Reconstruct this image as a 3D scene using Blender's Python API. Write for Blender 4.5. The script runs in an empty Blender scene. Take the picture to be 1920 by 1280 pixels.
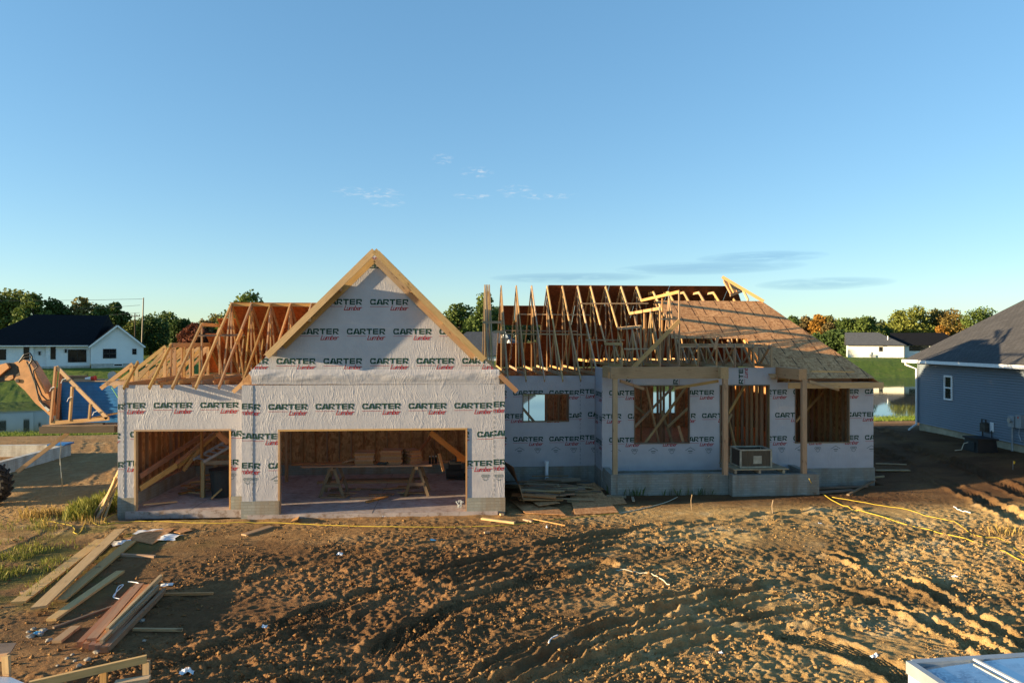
import bpy, bmesh, math, random
import numpy as np
from mathutils import Vector, Matrix, noise as mnoise
R = math.radians
random.seed(7)
scene = bpy.context.scene
C = scene.collection
# ------------------------------------------------------------------ camera
F = 1280.0; HC = 4.55                       # focal length in photo pixels (24 mm), camera height
cam_d = bpy.data.cameras.new('camera'); cam = bpy.data.objects.new('camera', cam_d); C.objects.link(cam)
cam_d.sensor_width = 36; cam_d.lens = 24; cam_d.clip_end = 6000; cam_d.clip_start = 0.1
cam.location = (0, 0, HC); cam.rotation_euler = (R(90), 0, 0)
scene.camera = cam
# ------------------------------------------------------------------ world, sun, exposure
SUN_AZ, SUN_EL = R(13.0), R(8.0)            # light travels to +X, turned 13 degrees away from the camera
world = bpy.data.worlds.new('World'); scene.world = world; world.use_nodes = True
sun_d = bpy.data.lights.new('sun', 'SUN'); sun_d.energy = 5.0; sun_d.angle = R(0.6); sun_d.color = (1.0, 0.76, 0.44)
sun = bpy.data.objects.new('sun', sun_d); C.objects.link(sun)
sdir = Vector((math.cos(SUN_AZ)*math.cos(SUN_EL), math.sin(SUN_AZ)*math.cos(SUN_EL), -math.sin(SUN_EL)))
sun.rotation_euler = sdir.to_track_quat('-Z', 'Y').to_euler(); sun.location = (-30, -10, 20)
vs = scene.view_settings
vs.view_transform = 'Standard'; vs.look = 'None'; vs.gamma = 1.0; vs.exposure = 1.7
try: vs.use_curve_mapping = False
except Exception: pass
scene.render.engine = 'CYCLES'

class NT:
    """tiny node-tree helper"""
    def __init__(s, tree): s.t = tree; s.n = tree.nodes; s.l = tree.links
    def new(s, typ, ins=None, **kw):
        n = s.n.new(typ)
        for k, v in kw.items(): setattr(n, k, v)
        for k, v in (ins or {}).items():
            if isinstance(v, bpy.types.NodeSocket): s.l.new(v, n.inputs[k])
            else: n.inputs[k].default_value = v
        return n
    def math(s, op, a, b=0.0, c=None, clamp=False):
        i = {0: a, 1: b}
        if c is not None: i[2] = c
        return s.new('ShaderNodeMath', i, operation=op, use_clamp=clamp).outputs[0]
    def mix(s, f, a, b, mode='MIX'):
        n = s.n.new('ShaderNodeMix'); n.data_type = 'RGBA'; n.blend_type = mode; n.clamp_factor = True
        for k, v in ((0, f), (6, a), (7, b)):
            if isinstance(v, bpy.types.NodeSocket): s.l.new(v, n.inputs[k])
            elif k == 0: n.inputs[k].default_value = v
            else: n.inputs[k].default_value = (*v[:3], 1)
        return n.outputs[2]
    def ramp(s, f, stops, interp='LINEAR'):
        n = s.n.new('ShaderNodeValToRGB'); n.color_ramp.interpolation = interp
        while len(n.color_ramp.elements) < len(stops): n.color_ramp.elements.new(0.5)
        for e, (p, c) in zip(n.color_ramp.elements, stops):
            e.position = p; e.color = (*c[:3], 1) if not isinstance(c, (int, float)) else (c, c, c, 1)
        s.l.new(f, n.inputs[0]); return n.outputs[0]
    def noise(s, vec, scale, detail=3, rough=0.55, dist=0.0, out=0):
        return s.new('ShaderNodeTexNoise', {'Vector': vec, 'Scale': scale, 'Detail': detail, 'Roughness': rough, 'Distortion': dist}).outputs[out]
    def mapping(s, vec, sc=(1, 1, 1), loc=(0, 0, 0), rot=(0, 0, 0)):
        return s.new('ShaderNodeMapping', {'Vector': vec, 'Scale': sc, 'Location': loc, 'Rotation': rot}).outputs[0]
    def rng(s, v, a, b, c=0.0, d=1.0):
        return s.new('ShaderNodeMapRange', {0: v, 1: a, 2: b, 3: c, 4: d}).outputs[0]

def sky():
    T = NT(world.node_tree); T.n.clear()
    out = T.new('ShaderNodeOutputWorld'); bg = T.new('ShaderNodeBackground', {'Strength': 0.108})
    st = T.new('ShaderNodeTexSky'); st.sky_type = 'NISHITA'; st.sun_disc = False
    st.sun_elevation = SUN_EL; st.sun_rotation = R(180+90-13); st.altitude = 200; st.air_density = 1.0; st.dust_density = 0.05; st.ozone_density = 1.6
    g = T.new('ShaderNodeTexCoord').outputs['Generated']
    sx = T.new('ShaderNodeSeparateXYZ', {0: g})
    az = T.math('ARCTAN2', sx.outputs[0], sx.outputs[1]); el = T.math('ARCSINE', sx.outputs[2])
    cv = T.new('ShaderNodeCombineXYZ', {0: az, 1: el}).outputs[0]
    wisp = T.noise(T.mapping(cv, (60, 260, 1)), 1.0, 5, 0.65, 0.4)
    soft = T.noise(T.mapping(cv, (14, 120, 1), (3, 1, 0)), 1.0, 4, 0.6, 0.3)
    # thin fair-weather streaks, all round the sky in the same two bands
    spots_w = [(-5.8, 14.9, 1.0, .5), (-11.8, 12.0, 3.2, .55), (-10.4, 11.3, 1.6, .4), (-3.2, 12.0, 2.0, .3), (0.2, 12.5, 1.6, .5), (2.5, 12.0, 3.5, .35), (-3.0, 13.9, 1.6, .5), (36.5, 25.6, 1.8, .5), (-60, 13, 4, .6), (70, 12, 4, .6), (140, 14, 4, .6), (-120, 12, 4, .6)]
    spots_g = [(24.5, 4.4, 5.0, .5), (5, 5.3, 7, .45), (16, 5.9, 7.5, .55), (20, 6.6, 5, .5), (-52, 5.0, 5, .4), (58, 5, 7, .6), (-70, 5.2, 6, .5), (120, 5, 8, .6), (-150, 5, 8, .6)]
    def field(sp):
        acc = None
        for a, e, w, h in sp:
            d1 = T.math('DIVIDE', T.math('SUBTRACT', az, R(a)), R(w)); d2 = T.math('DIVIDE', T.math('SUBTRACT', el, R(e)), R(h))
            q = T.math('SUBTRACT', 1.0, T.math('ADD', T.math('MULTIPLY', d1, d1), T.math('MULTIPLY', d2, d2)), clamp=True)
            acc = q if acc is None else T.math('MAXIMUM', acc, q)
        return acc
    mw = T.math('MULTIPLY', field(spots_w), T.rng(wisp, .5, .68), clamp=True)
    mg = T.math('MULTIPLY', T.math('POWER', field(spots_g), .6), T.rng(soft, .28, .5), clamp=True)
    col = T.new('ShaderNodeHueSaturation', {'Hue': .5, 'Saturation': 1.22, 'Value': 1.12, 'Color': T.mix(1.0, T.new('ShaderNodeGamma', {0: st.outputs[0], 1: .6}).outputs[0], (0.79, 0.965, 1.14), 'MULTIPLY')}).outputs[0]
    col = T.mix(T.math('MULTIPLY', mw, .6), col, (2.3, 2.45, 2.6))
    col = T.mix(T.math('MULTIPLY', mg, .7), col, T.mix(1.0, col, (0.60, 0.68, 0.80), 'MULTIPLY'))
    T.l.new(col, bg.inputs[0]); T.l.new(bg.outputs[0], out.inputs[0])
sky()

# ------------------------------------------------------------------ picture -> place helpers
HA = R(4.0); hc, hs = math.cos(HA), math.sin(HA)          # the building stands turned 4 degrees
def HP(px, py, v):                                        # photo pixel on the house plane v -> (u, v, z)
    d = (px-960)/F; t = v/(hc-d*hs); return (t*(d*hc+hs), v, HC+(640-py)/F*t)
def W(px, py, Y): return Vector(((px-960)/F*Y, Y, HC+(640-py)/F*Y))
def h2w(u, v, z=0.0): return Vector((u*hc-v*hs, u*hs+v*hc, z))
def w2h(X, Y): return (X*hc+Y*hs, -X*hs+Y*hc)

# ------------------------------------------------------------------ mesh helpers
def mesh_obj(name, verts, faces, mat=None, parent=None, M=None, smooth=False, mats=None, midx=None):
    me = bpy.data.meshes.new(name); me.from_pydata([tuple(v) for v in verts], [], faces)
    if mats:
        for m in mats: me.materials.append(m)
        if midx is not None: me.polygons.foreach_set('material_index', midx)
    elif mat: me.materials.append(mat)
    if smooth: me.polygons.foreach_set('use_smooth', [True]*len(me.polygons))
    me.update()
    return link(name, me, parent, M)
def link(name, me, parent=None, M=None):
    o = bpy.data.objects.new(name, me); C.objects.link(o)
    if parent: o.parent = parent
    if M is not None: o.matrix_local = M
    return o
def tag(o, label=None, cat=None, group=None, kind=None):
    if label: o['label'] = label
    if cat: o['category'] = cat
    if group: o['group'] = group
    if kind: o['kind'] = kind
    return o
def thing(name, label, cat, loc=(0, 0, 0), rz=0.0, group=None):
    o = bpy.data.objects.new(name, None); C.objects.link(o); o.empty_display_size = .3
    o.location = loc; o.rotation_euler = (0, 0, rz); return tag(o, label, cat, group)
def sub_empty(name, parent, loc=(0, 0, 0)):
    o = bpy.data.objects.new(name, None); C.objects.link(o); o.parent = parent; o.location = loc; o.empty_display_size = .2; return o
BOXF = [(0, 3, 2, 1), (4, 5, 6, 7), (0, 1, 5, 4), (1, 2, 6, 5), (2, 3, 7, 6), (3, 0, 4, 7)]
def boxv(a, b):
    x0, y0, z0 = a; x1, y1, z1 = b
    return [(x0, y0, z0), (x1, y0, z0), (x1, y1, z0), (x0, y1, z0), (x0, y0, z1), (x1, y0, z1), (x1, y1, z1), (x0, y1, z1)]
_cache = {}
def box(name, a, b, mat, parent=None):
    a, b = Vector(a), Vector(b); c = (a+b)/2; h = (b-a)/2
    key = ('b', round(h.x, 4), round(h.y, 4), round(h.z, 4), mat.name)
    me = _cache.get(key)
    if me is None:
        me = bpy.data.meshes.new(name); me.from_pydata(boxv(-h, h), [], BOXF); me.materials.append(mat); me.update(); _cache[key] = me
    return link(name, me, parent, Matrix.Translation(c))
def frame(p0, p1, up=None):
    p0, p1 = Vector(p0), Vector(p1); d = (p1-p0).normalized()
    if up is None: up = Vector((0, 0, 1)) if abs(d.z) < .985 else Vector((0, 1, 0))
    x = d.cross(Vector(up)).normalized(); y = d.cross(x)
    m = Matrix((x, y, d)).transposed().to_4x4(); m.translation = (p0+p1)/2
    return m
def beam(name, p0, p1, w, h, mat, parent=None, up=None, tw=0.0):
    L = (Vector(p1)-Vector(p0)).length
    key = ('m', round(w, 3), round(h, 3), round(L, 2), mat.name)
    me = _cache.get(key)
    if me is None:
        L2 = round(L, 2)
        me = bpy.data.meshes.new(name); me.from_pydata(boxv((-w/2, -h/2, -L2/2), (w/2, h/2, L2/2)), [], BOXF); me.materials.append(mat); me.update(); _cache[key] = me
    M = frame(p0, p1, up)
    if tw: M = M @ Matrix.Rotation(tw, 4, 'Z')
    return link(name, me, parent, M)
class MB:
    """collects shapes for one mesh"""
    def __init__(s): s.v = []; s.f = []; s.mi = []
    def add(s, vs, fs, mi=0):
        n = len(s.v); s.v += [tuple(v) for v in vs]; s.f += [tuple(i+n for i in f) for f in fs]; s.mi += [mi]*len(fs); return s
    def box(s, a, b, mi=0): return s.add(boxv(a, b), BOXF, mi)
    def beam(s, p0, p1, w, h, up=None, mi=0):
        M = frame(p0, p1, up); L = (Vector(p1)-Vector(p0)).length
        return s.add([M @ Vector(q) for q in boxv((-w/2, -h/2, -L/2), (w/2, h/2, L/2))], BOXF, mi)
    def tube(s, pts, r, n=6, mi=0, caps=True):
        pts = [Vector(p) for p in pts]; rings = []; prev = None
        for i, p in enumerate(pts):
            d = (pts[min(i+1, len(pts)-1)]-pts[max(i-1, 0)]).normalized()
            a = Vector((0, 0, 1)) if abs(d.z) < .9 else Vector((1, 0, 0))
            if prev is not None: x = (prev - d*prev.dot(d)).normalized()
            else: x = d.cross(a).normalized()
            prev = x; y = d.cross(x); rr = r[i] if isinstance(r, (list, tuple)) else r
            rings.append([p+(x*math.cos(2*math.pi*k/n)+y*math.sin(2*math.pi*k/n))*rr for k in range(n)])
        vs = [v for q in rings for v in q]; fs = []
        for i in range(len(rings)-1):
            for k in range(n): fs.append((i*n+k, i*n+(k+1) % n, (i+1)*n+(k+1) % n, (i+1)*n+k))
        if caps: fs += [tuple(range(n-1, -1, -1)), tuple((len(rings)-1)*n+k for k in range(n))]
        return s.add(vs, fs, mi)
    def prism(s, poly, d0, d1, mi=0):          # polygon (x, z) extruded along y
        n = len(poly); vs = [(x, d0, z) for x, z in poly]+[(x, d1, z) for x, z in poly]
        fs = [tuple(range(n)), tuple(range(2*n-1, n-1, -1))]+[(i, i+n, (i+1) % n+n, (i+1) % n) for i in range(n)]
        return s.add(vs, fs, mi)
    def build(s, name, mat, parent=None, M=None, smooth=False):
        if isinstance(mat, (list, tuple)): return mesh_obj(name, s.v, s.f, None, parent, M, smooth, mats=mat, midx=s.mi)
        return mesh_obj(name, s.v, s.f, mat, parent, M, smooth)

# ------------------------------------------------------------------ materials
def material(name, rough=0.7, spec=0.3, metal=0.0):
    m = bpy.data.materials.new(name); m.use_nodes = True; T = NT(m.node_tree); b = T.n['Principled BSDF']
    b.inputs['Roughness'].default_value = rough; b.inputs['Specular IOR Level'].default_value = spec; b.inputs['Metallic'].default_value = metal
    T.co = T.new('ShaderNodeTexCoord').outputs['Object']; T.rnd = T.new('ShaderNodeObjectInfo').outputs['Random']; T.b = b; T.m = m
    return T
def setc(T, col): T.l.new(col, T.b.inputs['Base Color']) if isinstance(col, bpy.types.NodeSocket) else setattr(T.b.inputs['Base Color'], 'default_value', (*col, 1))
def bump(T, h, strength=.4, dist=.02):
    n = T.new('ShaderNodeBump', {'Strength': strength, 'Distance': dist, 'Height': h}); T.l.new(n.outputs[0], T.b.inputs['Normal']); return n
def plain(name, col, rough=.6, spec=.3, metal=0., var=.12, scale=6.0, bmp=0.0):
    T = material(name, rough, spec, metal); n = T.noise(T.co, scale, 4, .6)
    setc(T, T.mix(T.rng(n, .3, .7), tuple(c*(1-var) for c in col), tuple(min(1, c*(1+var)) for c in col)))
    if bmp: bump(T, T.noise(T.co, scale*4, 3), bmp, .01)
    return T.m
def wood(name, c1, c2, dark=(.12, .06, .025), stain=.25):
    T = material(name, .72, .25); off = T.new('ShaderNodeVectorMath', {0: T.co, 1: T.new('ShaderNodeCombineXYZ', {0: T.math('MULTIPLY', T.rnd, 37.0), 1: T.math('MULTIPLY', T.rnd, 11.0), 2: T.math('MULTIPLY', T.rnd, 53.0)}).outputs[0]}, operation='ADD').outputs[0]
    g = T.noise(T.mapping(off, (38, 38, 2.2)), 1.0, 4, .6, .6); k = T.noise(T.mapping(off, (9, 9, 3.0)), 1.0, 2, .5)
    base = T.mix(T.rng(g, .3, .7), c1, c2)
    base = T.mix(T.math('MULTIPLY', T.rng(k, .66, .74), .7), base, dark)
    st = T.noise(off, 1.6, 3, .6); base = T.mix(T.math('MULTIPLY', T.rng(st, .5, .75), stain), base, tuple(c*.45 for c in c1))
    hsv = T.new('ShaderNodeHueSaturation', {'Hue': T.rng(T.rnd, 0, 1, .488, .512), 'Saturation': T.rng(T.math('FRACT', T.math('MULTIPLY', T.rnd, 7.3)), 0, 1, .8, 1.12), 'Value': T.rng(T.math('FRACT', T.math('MULTIPLY', T.rnd, 3.7)), 0, 1, .72, 1.15), 'Color': base}).outputs[0]
    setc(T, hsv); bump(T, g, .25, .004); return T.m
M = {}
M['wood'] = wood('lumber', (.42, .245, .105), (.55, .345, .165))
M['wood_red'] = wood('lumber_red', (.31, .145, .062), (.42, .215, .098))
M['wood_old'] = wood('lumber_weathered', (.30, .21, .12), (.40, .29, .17), stain=.5)
M['wood_dark'] = wood('lumber_dark', (.17, .11, .065), (.25, .17, .10), stain=.5)
def osb(name, lines=True, k=1.0, dark=(.29, .125, .048), lite=(.62, .335, .155)):
    T = material(name, .75, .2)
    v1 = T.new('ShaderNodeTexVoronoi', {'Vector': T.mapping(T.co, (9, 26, 9)), 'Scale': 1.0, 'Randomness': 1.0}).outputs['Color']
    v2 = T.new('ShaderNodeTexVoronoi', {'Vector': T.mapping(T.co, (24, 10, 10), (3, 7, 1), (0, 0, .5)), 'Scale': 1.0, 'Randomness': 1.0}).outputs['Color']
    a = T.new('ShaderNodeSeparateColor', {0: v1}).outputs[0]; b = T.new('ShaderNodeSeparateColor', {0: v2}).outputs[1]
    f = T.math('ADD', T.math('MULTIPLY', a, .5), T.math('MULTIPLY', b, .5))
    col = T.ramp(f, [(.1, tuple(c*k for c in dark)), (.5, tuple((a_+b_)/2*k for a_, b_ in zip(dark, lite))), (.9, tuple(c*k for c in lite))])
    big = T.noise(T.co, 1.3, 3); col = T.mix(T.math('MULTIPLY', T.rng(big, .45, .7), .35), col, tuple(c*k*.6 for c in lite))
    if lines:
        s = T.new('ShaderNodeSeparateXYZ', {0: T.co}); x = s.outputs[0]
        w = T.math('ADD', x, T.math('MULTIPLY', T.rnd, .4))
        ln = T.math('LESS_THAN', T.math('FRACT', T.math('DIVIDE', w, .61)), .06)
        gap = T.rng(T.noise(T.mapping(T.co, (.1, 2.5, 1)), 1.0, 1), .38, .46)
        col = T.mix(T.math('MULTIPLY', T.math('MULTIPLY', ln, gap), .9), col, (.04, .02, .012))
    hsv = T.new('ShaderNodeHueSaturation', {'Hue': .5, 'Saturation': 1.0, 'Value': T.rng(T.rnd, 0, 1, .85, 1.1), 'Color': col}).outputs[0]
    setc(T, hsv); bump(T, f, .3, .004); return T.m
M['osb'] = osb('osb_sheathing'); M['osb_plain'] = osb('osb_board', False); M['osb_red_lit'] = osb('osb_red_lit', False, 1.0, (.30, .075, .022), (.50, .165, .055))  # the red OSB carries a warm sunlit glow in its colour
def wrapmat():
    T = material('house_wrap', .5, .3)
    warp = T.noise(T.co, 1.1, 2, .5, 0, 1)
    p = T.new('ShaderNodeVectorMath', {0: T.co, 1: T.new('ShaderNodeVectorMath', {0: warp, 'Scale': .55}, operation='SCALE').outputs[0]}, operation='ADD').outputs[0]
    fold = T.noise(T.mapping(p, (17, 1, 3.0), (0, 0, 0), (0, .35, 0)), 1.0, 3, .55, .5)
    fold = T.math('ABSOLUTE', T.math('SUBTRACT', fold, .5))
    sq = T.new('ShaderNodeSeparateXYZ', {0: T.co})
    row = T.math('SINE', T.math('MULTIPLY', sq.outputs[2], 26.0)); tick = T.noise(T.mapping(p, (30, 1, 9)), 1.0, 2)
    amp = T.rng(T.noise(T.co, .9, 3, .6), .40, .64, .02, 1.5)
    h = T.math('ADD', T.math('MULTIPLY', T.math('MULTIPLY', fold, 2.0), amp), T.math('ADD', T.math('MULTIPLY', T.math('MULTIPLY', row, tick), .12), T.math('MULTIPLY', T.noise(T.co, 4, 4, .6), .7)))
    n = T.noise(T.co, 2.2, 4); col = T.mix(T.rng(n, .3, .7), (.365, .352, .378), (.42, .405, .43))
    # faint printed cut lines and lap lines
    gx = T.math('LESS_THAN', T.math('FRACT', T.math('DIVIDE', sq.outputs[0], .406)), .02); gz = T.math('LESS_THAN', T.math('FRACT', T.math('DIVIDE', sq.outputs[2], .39)), .02)
    col = T.mix(T.math('MULTIPLY', T.math('MAXIMUM', gx, gz), .14), col, (.35, .36, .42))
    setc(T, col); bump(T, h, .55, .018); return T.m
M['wrap'] = wrapmat()
M['print_green'] = plain('print_green', (.010, .045, .030), .6, .2); M['print_red'] = plain('print_red', (.30, .012, .018), .6, .2)
M['print_grey'] = plain('print_grey', (.10, .13, .13), .6, .2)
def blockmat(name, c1, c2):
    T = material(name, .85, .2)
    s = T.new('ShaderNodeSeparateXYZ', {0: T.co}); xy = T.math('ADD', s.outputs[0], s.outputs[1])
    v = T.new('ShaderNodeCombineXYZ', {0: xy, 1: s.outputs[2]}).outputs[0]
    br = T.new('ShaderNodeTexBrick', {'Vector': v, 'Color1': (*c1, 1), 'Color2': (*c2, 1), 'Mortar': (*[c*.78 for c in c1], 1), 'Scale': 1.0, 'Mortar Size': .010, 'Mortar Smooth': .2, 'Brick Width': .22, 'Row Height': .075})
    n = T.noise(T.co, 3, 5, .65); st = T.noise(T.mapping(T.co, (3, 3, .6)), 1.0, 4)
    col = T.mix(T.math('MULTIPLY', T.rng(n, .42, .75), .45), br.outputs[0], tuple(c*.55 for c in c1))
    col = T.mix(T.math('MULTIPLY', T.rng(st, .46, .70), .6), col, (.20, .135, .08))
    setc(T, col); bump(T, T.math('ADD', T.math('MULTIPLY', br.outputs[1], -1.0), T.math('MULTIPLY', n, .4)), .7, .012); return T.m
M['block'] = blockmat('formed_concrete', (.29, .29, .26), (.235, .24, .22)); M['block_white'] = blockmat('pale_formed_concrete', (.58, .56, .50), (.50, .49, .45))
def slabmat():
    T = material('concrete_slab', .8, .25); n = T.noise(T.co, 1.6, 6, .65); m2 = T.noise(T.mapping(T.co, (5, 14, 5)), 1.0, 4, .7)
    col = T.mix(T.rng(n, .35, .68), (.43, .37, .35), (.29, .235, .215)); col = T.mix(T.math('MULTIPLY', T.rng(m2, .50, .64), .8), col, (.17, .105, .07))
    setc(T, col); bump(T, n, .2, .01); return T.m
M['slab'] = slabmat()
M['concrete'] = plain('concrete', (.43, .42, .39), .85, .2, var=.22, scale=4, bmp=.3)
def siding_mat(name, col, var=.05):
    T = material(name, .55, .3); n = T.noise(T.mapping(T.co, (3, 3, 40)), 1.0, 3); d = T.noise(T.co, .7, 4)
    c = T.mix(T.rng(n, .3, .7), tuple(x*(1-var) for x in col), tuple(x*(1+var) for x in col)); c = T.mix(T.math('MULTIPLY', T.rng(d, .45, .7), .2), c, tuple(x*.7 for x in col))
    setc(T, c); bump(T, n, .15, .003); return T.m
M['blue'] = siding_mat('blue_grey_siding', (.165, .20, .245)); M['white'] = siding_mat('white_siding', (.74, .76, .78)); M['cream'] = siding_mat('cream_siding', (.72, .68, .60))
M['trim'] = plain('white_trim', (.78, .78, .78), .45, .4, var=.04)
def shingle(name, col, sc=1.0):
    T = material(name, .9, .15); s = T.new('ShaderNodeSeparateXYZ', {0: T.co})
    v = T.new('ShaderNodeCombineXYZ', {0: s.outputs[0], 1: s.outputs[1]}).outputs[0]
    br = T.new('ShaderNodeTexBrick', {'Vector': v, 'Color1': (*col, 1), 'Color2': (*[c*1.5 for c in col], 1), 'Mortar': (*[c*.45 for c in col], 1), 'Scale': sc, 'Mortar Size': .012, 'Brick Width': .30, 'Row Height': .14, 'Bias': -.1})
    n = T.noise(T.co, 1.2, 5, .65); g = T.noise(T.co, 60, 2)
    c = T.mix(T.math('MULTIPLY', T.rng(n, .4, .7), .4), br.outputs[0], tuple(x*.7 for x in col)); c = T.mix(T.math('MULTIPLY', T.rng(g, .4, .7), .35), c, tuple(min(1, x*1.7) for x in col))
    setc(T, c); bump(T, T.math('ADD', T.math('MULTIPLY', br.outputs[1], -1.), g), .6, .012); return T.m
M['shingle'] = shingle('charcoal_shingle', (.060, .058, .060)); M['shingle_black'] = shingle('black_shingle', (.006, .0065, .009)); M['shingle_grey'] = shingle('grey_shingle', (.075, .08, .09))
def glassmat():
    T = material('window_glass', .06, .16); n = T.noise(T.co, 2.5, 3); setc(T, T.mix(T.rng(n, .4, .7), (.006, .008, .010), (.018, .022, .024))); return T.m
M['glass'] = glassmat()
M['black'] = plain('black_frame', (.014, .014, .016), .5, .35); M['rubber'] = plain('tyre_rubber', (.035, .030, .026), .85, .2, var=.4, scale=9, bmp=.3)
M['orange'] = plain('machine_orange', (.50, .225, .075), .5, .4, var=.16, scale=3); M['tanpaint'] = plain('machine_tan', (.42, .20, .075), .5, .35, var=.25, scale=4)
M['steel'] = plain('dark_steel', (.065, .058, .05), .55, .4, .5, var=.4, scale=5); M['galv'] = plain('galvanised', (.42, .44, .46), .4, .5, .8)
M['bluebin'] = plain('blue_plastic', (.008, .12, .33), .4, .4, var=.2, scale=3); M['hose'] = plain('black_hose', (.012, .012, .012), .5, .4)
M['rope'] = plain('yellow_rope', (.50, .37, .05), .7, .2, var=.15, scale=20); M['plastic_white'] = plain('white_plastic', (.75, .76, .78), .35, .4, var=.06)
M['cable'] = plain('pale_cable', (.55, .50, .38), .6, .3); M['red'] = plain('red_plastic', (.50, .03, .015), .5, .3); M['yellow'] = plain('yellow_plastic', (.65, .42, .03), .5, .3)
M['bluepl'] = plain('light_blue_plastic', (.10, .35, .55), .4, .3); M['darkgrey'] = plain('dark_grey_plastic', (.035, .04, .042), .6, .3); M['greymetal'] = plain('grey_metal', (.30, .33, .36), .45, .4, .3)
M['orange_tool'] = plain('orange_plastic', (.62, .20, .02), .5, .3)
# ================================================================== terrain
WATER = -1.45
def sstep(a, b, x): t = np.clip((x-a)/(b-a), 0, 1); return t*t*(3-2*t)
def _hash(ix, iy, seed):
    h = (ix.astype(np.int64)*374761393 + iy.astype(np.int64)*668265263 + seed*1442695041) & 0x7fffffff
    h = ((h ^ (h >> 13))*1274126177) & 0x7fffffff
    return ((h ^ (h >> 16)) & 0xffff)/65535.0
def vn(x, y, s, seed=0):
    x = np.asarray(x, float)/s; y = np.asarray(y, float)/s; ix = np.floor(x); iy = np.floor(y); fx = x-ix; fy = y-iy
    fx = fx*fx*fx*(fx*(fx*6-15)+10); fy = fy*fy*fy*(fy*(fy*6-15)+10)
    a = _hash(ix, iy, seed); b = _hash(ix+1, iy, seed); c = _hash(ix, iy+1, seed); d = _hash(ix+1, iy+1, seed)
    return (a+(b-a)*fx)*(1-fy)+(c+(d-c)*fx)*fy
def fbm(x, y, s, seed=0, o=4, g=.5):
    r = 0; amp = 1; tot = 0
    for i in range(o):
        ca, sa = math.cos(i*1.1+.4), math.sin(i*1.1+.4)
        r = r+amp*vn(x*ca-y*sa, x*sa+y*ca, s/2**i, seed+i*17); tot += amp; amp *= g
    return r/tot
def shores(X, Y):
    a = np.clip(X/np.maximum(Y, 1), -1.1, 1.1); w = (vn(X, Y, 9, 5)-.5)*1.6
    return 54+9*a+w, 90+34*a+w
def zbase(X, Y):
    X = np.asarray(X, float); Y = np.asarray(Y, float); yn, yf = shores(X, Y)
    z = -.10+.42*sstep(12, 19, X)*sstep(16, 26, Y)
    z = z+(-1.62-z)*sstep(32, 1, 0)*0 + (-1.62-z)*sstep(30, yn+.6, Y)
    bed = sstep(yn+.2, yn+4, Y)*(1-sstep(yf-4, yf-.2, Y)); z = z-1.0*bed
    far = 1.15+.0006*np.maximum(Y-150, 0)
    z = z+(far+1.62)*sstep(yf-.4, yf+20, Y)
    return z
def seg_tracks(): return [
    # photo pixels along the wheel path, half width, rut depth, lug depth
    ([(560, 1290), (640, 1265), (730, 1212), (835, 1147), (905, 1122), (1010, 1088), (1130, 1062)], .25, .085, .07),
    ([(180, 1262), (275, 1245), (350, 1232), (440, 1207), (540, 1170), (640, 1130), (760, 1095)], .24, .06, .06),
    ([(800, 1075), (930, 1045), (1080, 1010), (1230, 988), (1440, 968), (1600, 955)], .17, .10, .035),
    ([(850, 1092), (960, 1062), (1110, 1025), (1260, 1002), (1440, 984), (1600, 972)], .13, .08, .03),
    ([(850, 1110), (960, 1080), (1100, 1040), (1300, 1010), (1500, 990)], .12, .05, .03),
    ([(930, 1290), (1010, 1240), (1110, 1190), (1230, 1150), (1440, 1100), (1640, 1075)], .13, .10, .03),
    ([(975, 1290), (1050, 1246), (1140, 1200), (1260, 1160), (1440, 1118), (1640, 1092)], .10, .08, .02),
    ([(860, 1290), (960, 1228), (1060, 1182), (1200, 1135), (1400, 1088)], .10, .07, .02),
    ([(1040, 1290), (1130, 1240), (1250, 1195), (1440, 1150), (1650, 1125)], .12, .08, .03),
    ([(1110, 1290), (1190, 1246), (1300, 1210), (1440, 1182), (1600, 1165)], .10, .07, .02),
    ([(1560, 1040), (1690, 1085), (1800, 1140), (1930, 1215)], .16, .09, .05),
    ([(1500, 1080), (1620, 1115), (1740, 1165), (1880, 1235)], .16, .09, .05),
    ([(1460, 1190), (1560, 1210), (1660, 1250), (1720, 1290)], .22, .07, .05),
    ([(1650, 815), (1700, 850), (1790, 880), (1930, 935)], .27, .12, .05),
    ([(1645, 850), (1700, 885), (1790, 915), (1930, 985)], .27, .12, .05),
    ([(300, 1130), (420, 1100), (560, 1060), (700, 1030), (900, 1010), (1100, 985)], .2, .035, .02),
    ([(0, 1040), (90, 1000), (170, 930), (200, 870), (190, 830)], .2, .015, .008),
    ([(60, 945), (120, 900), (160, 850), (170, 822)], .2, .015, .008)]
def flatG(px, py, z=-.1): Y = (HC-z)*F/(py-640); return ((px-960)/F*Y, Y)
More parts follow.
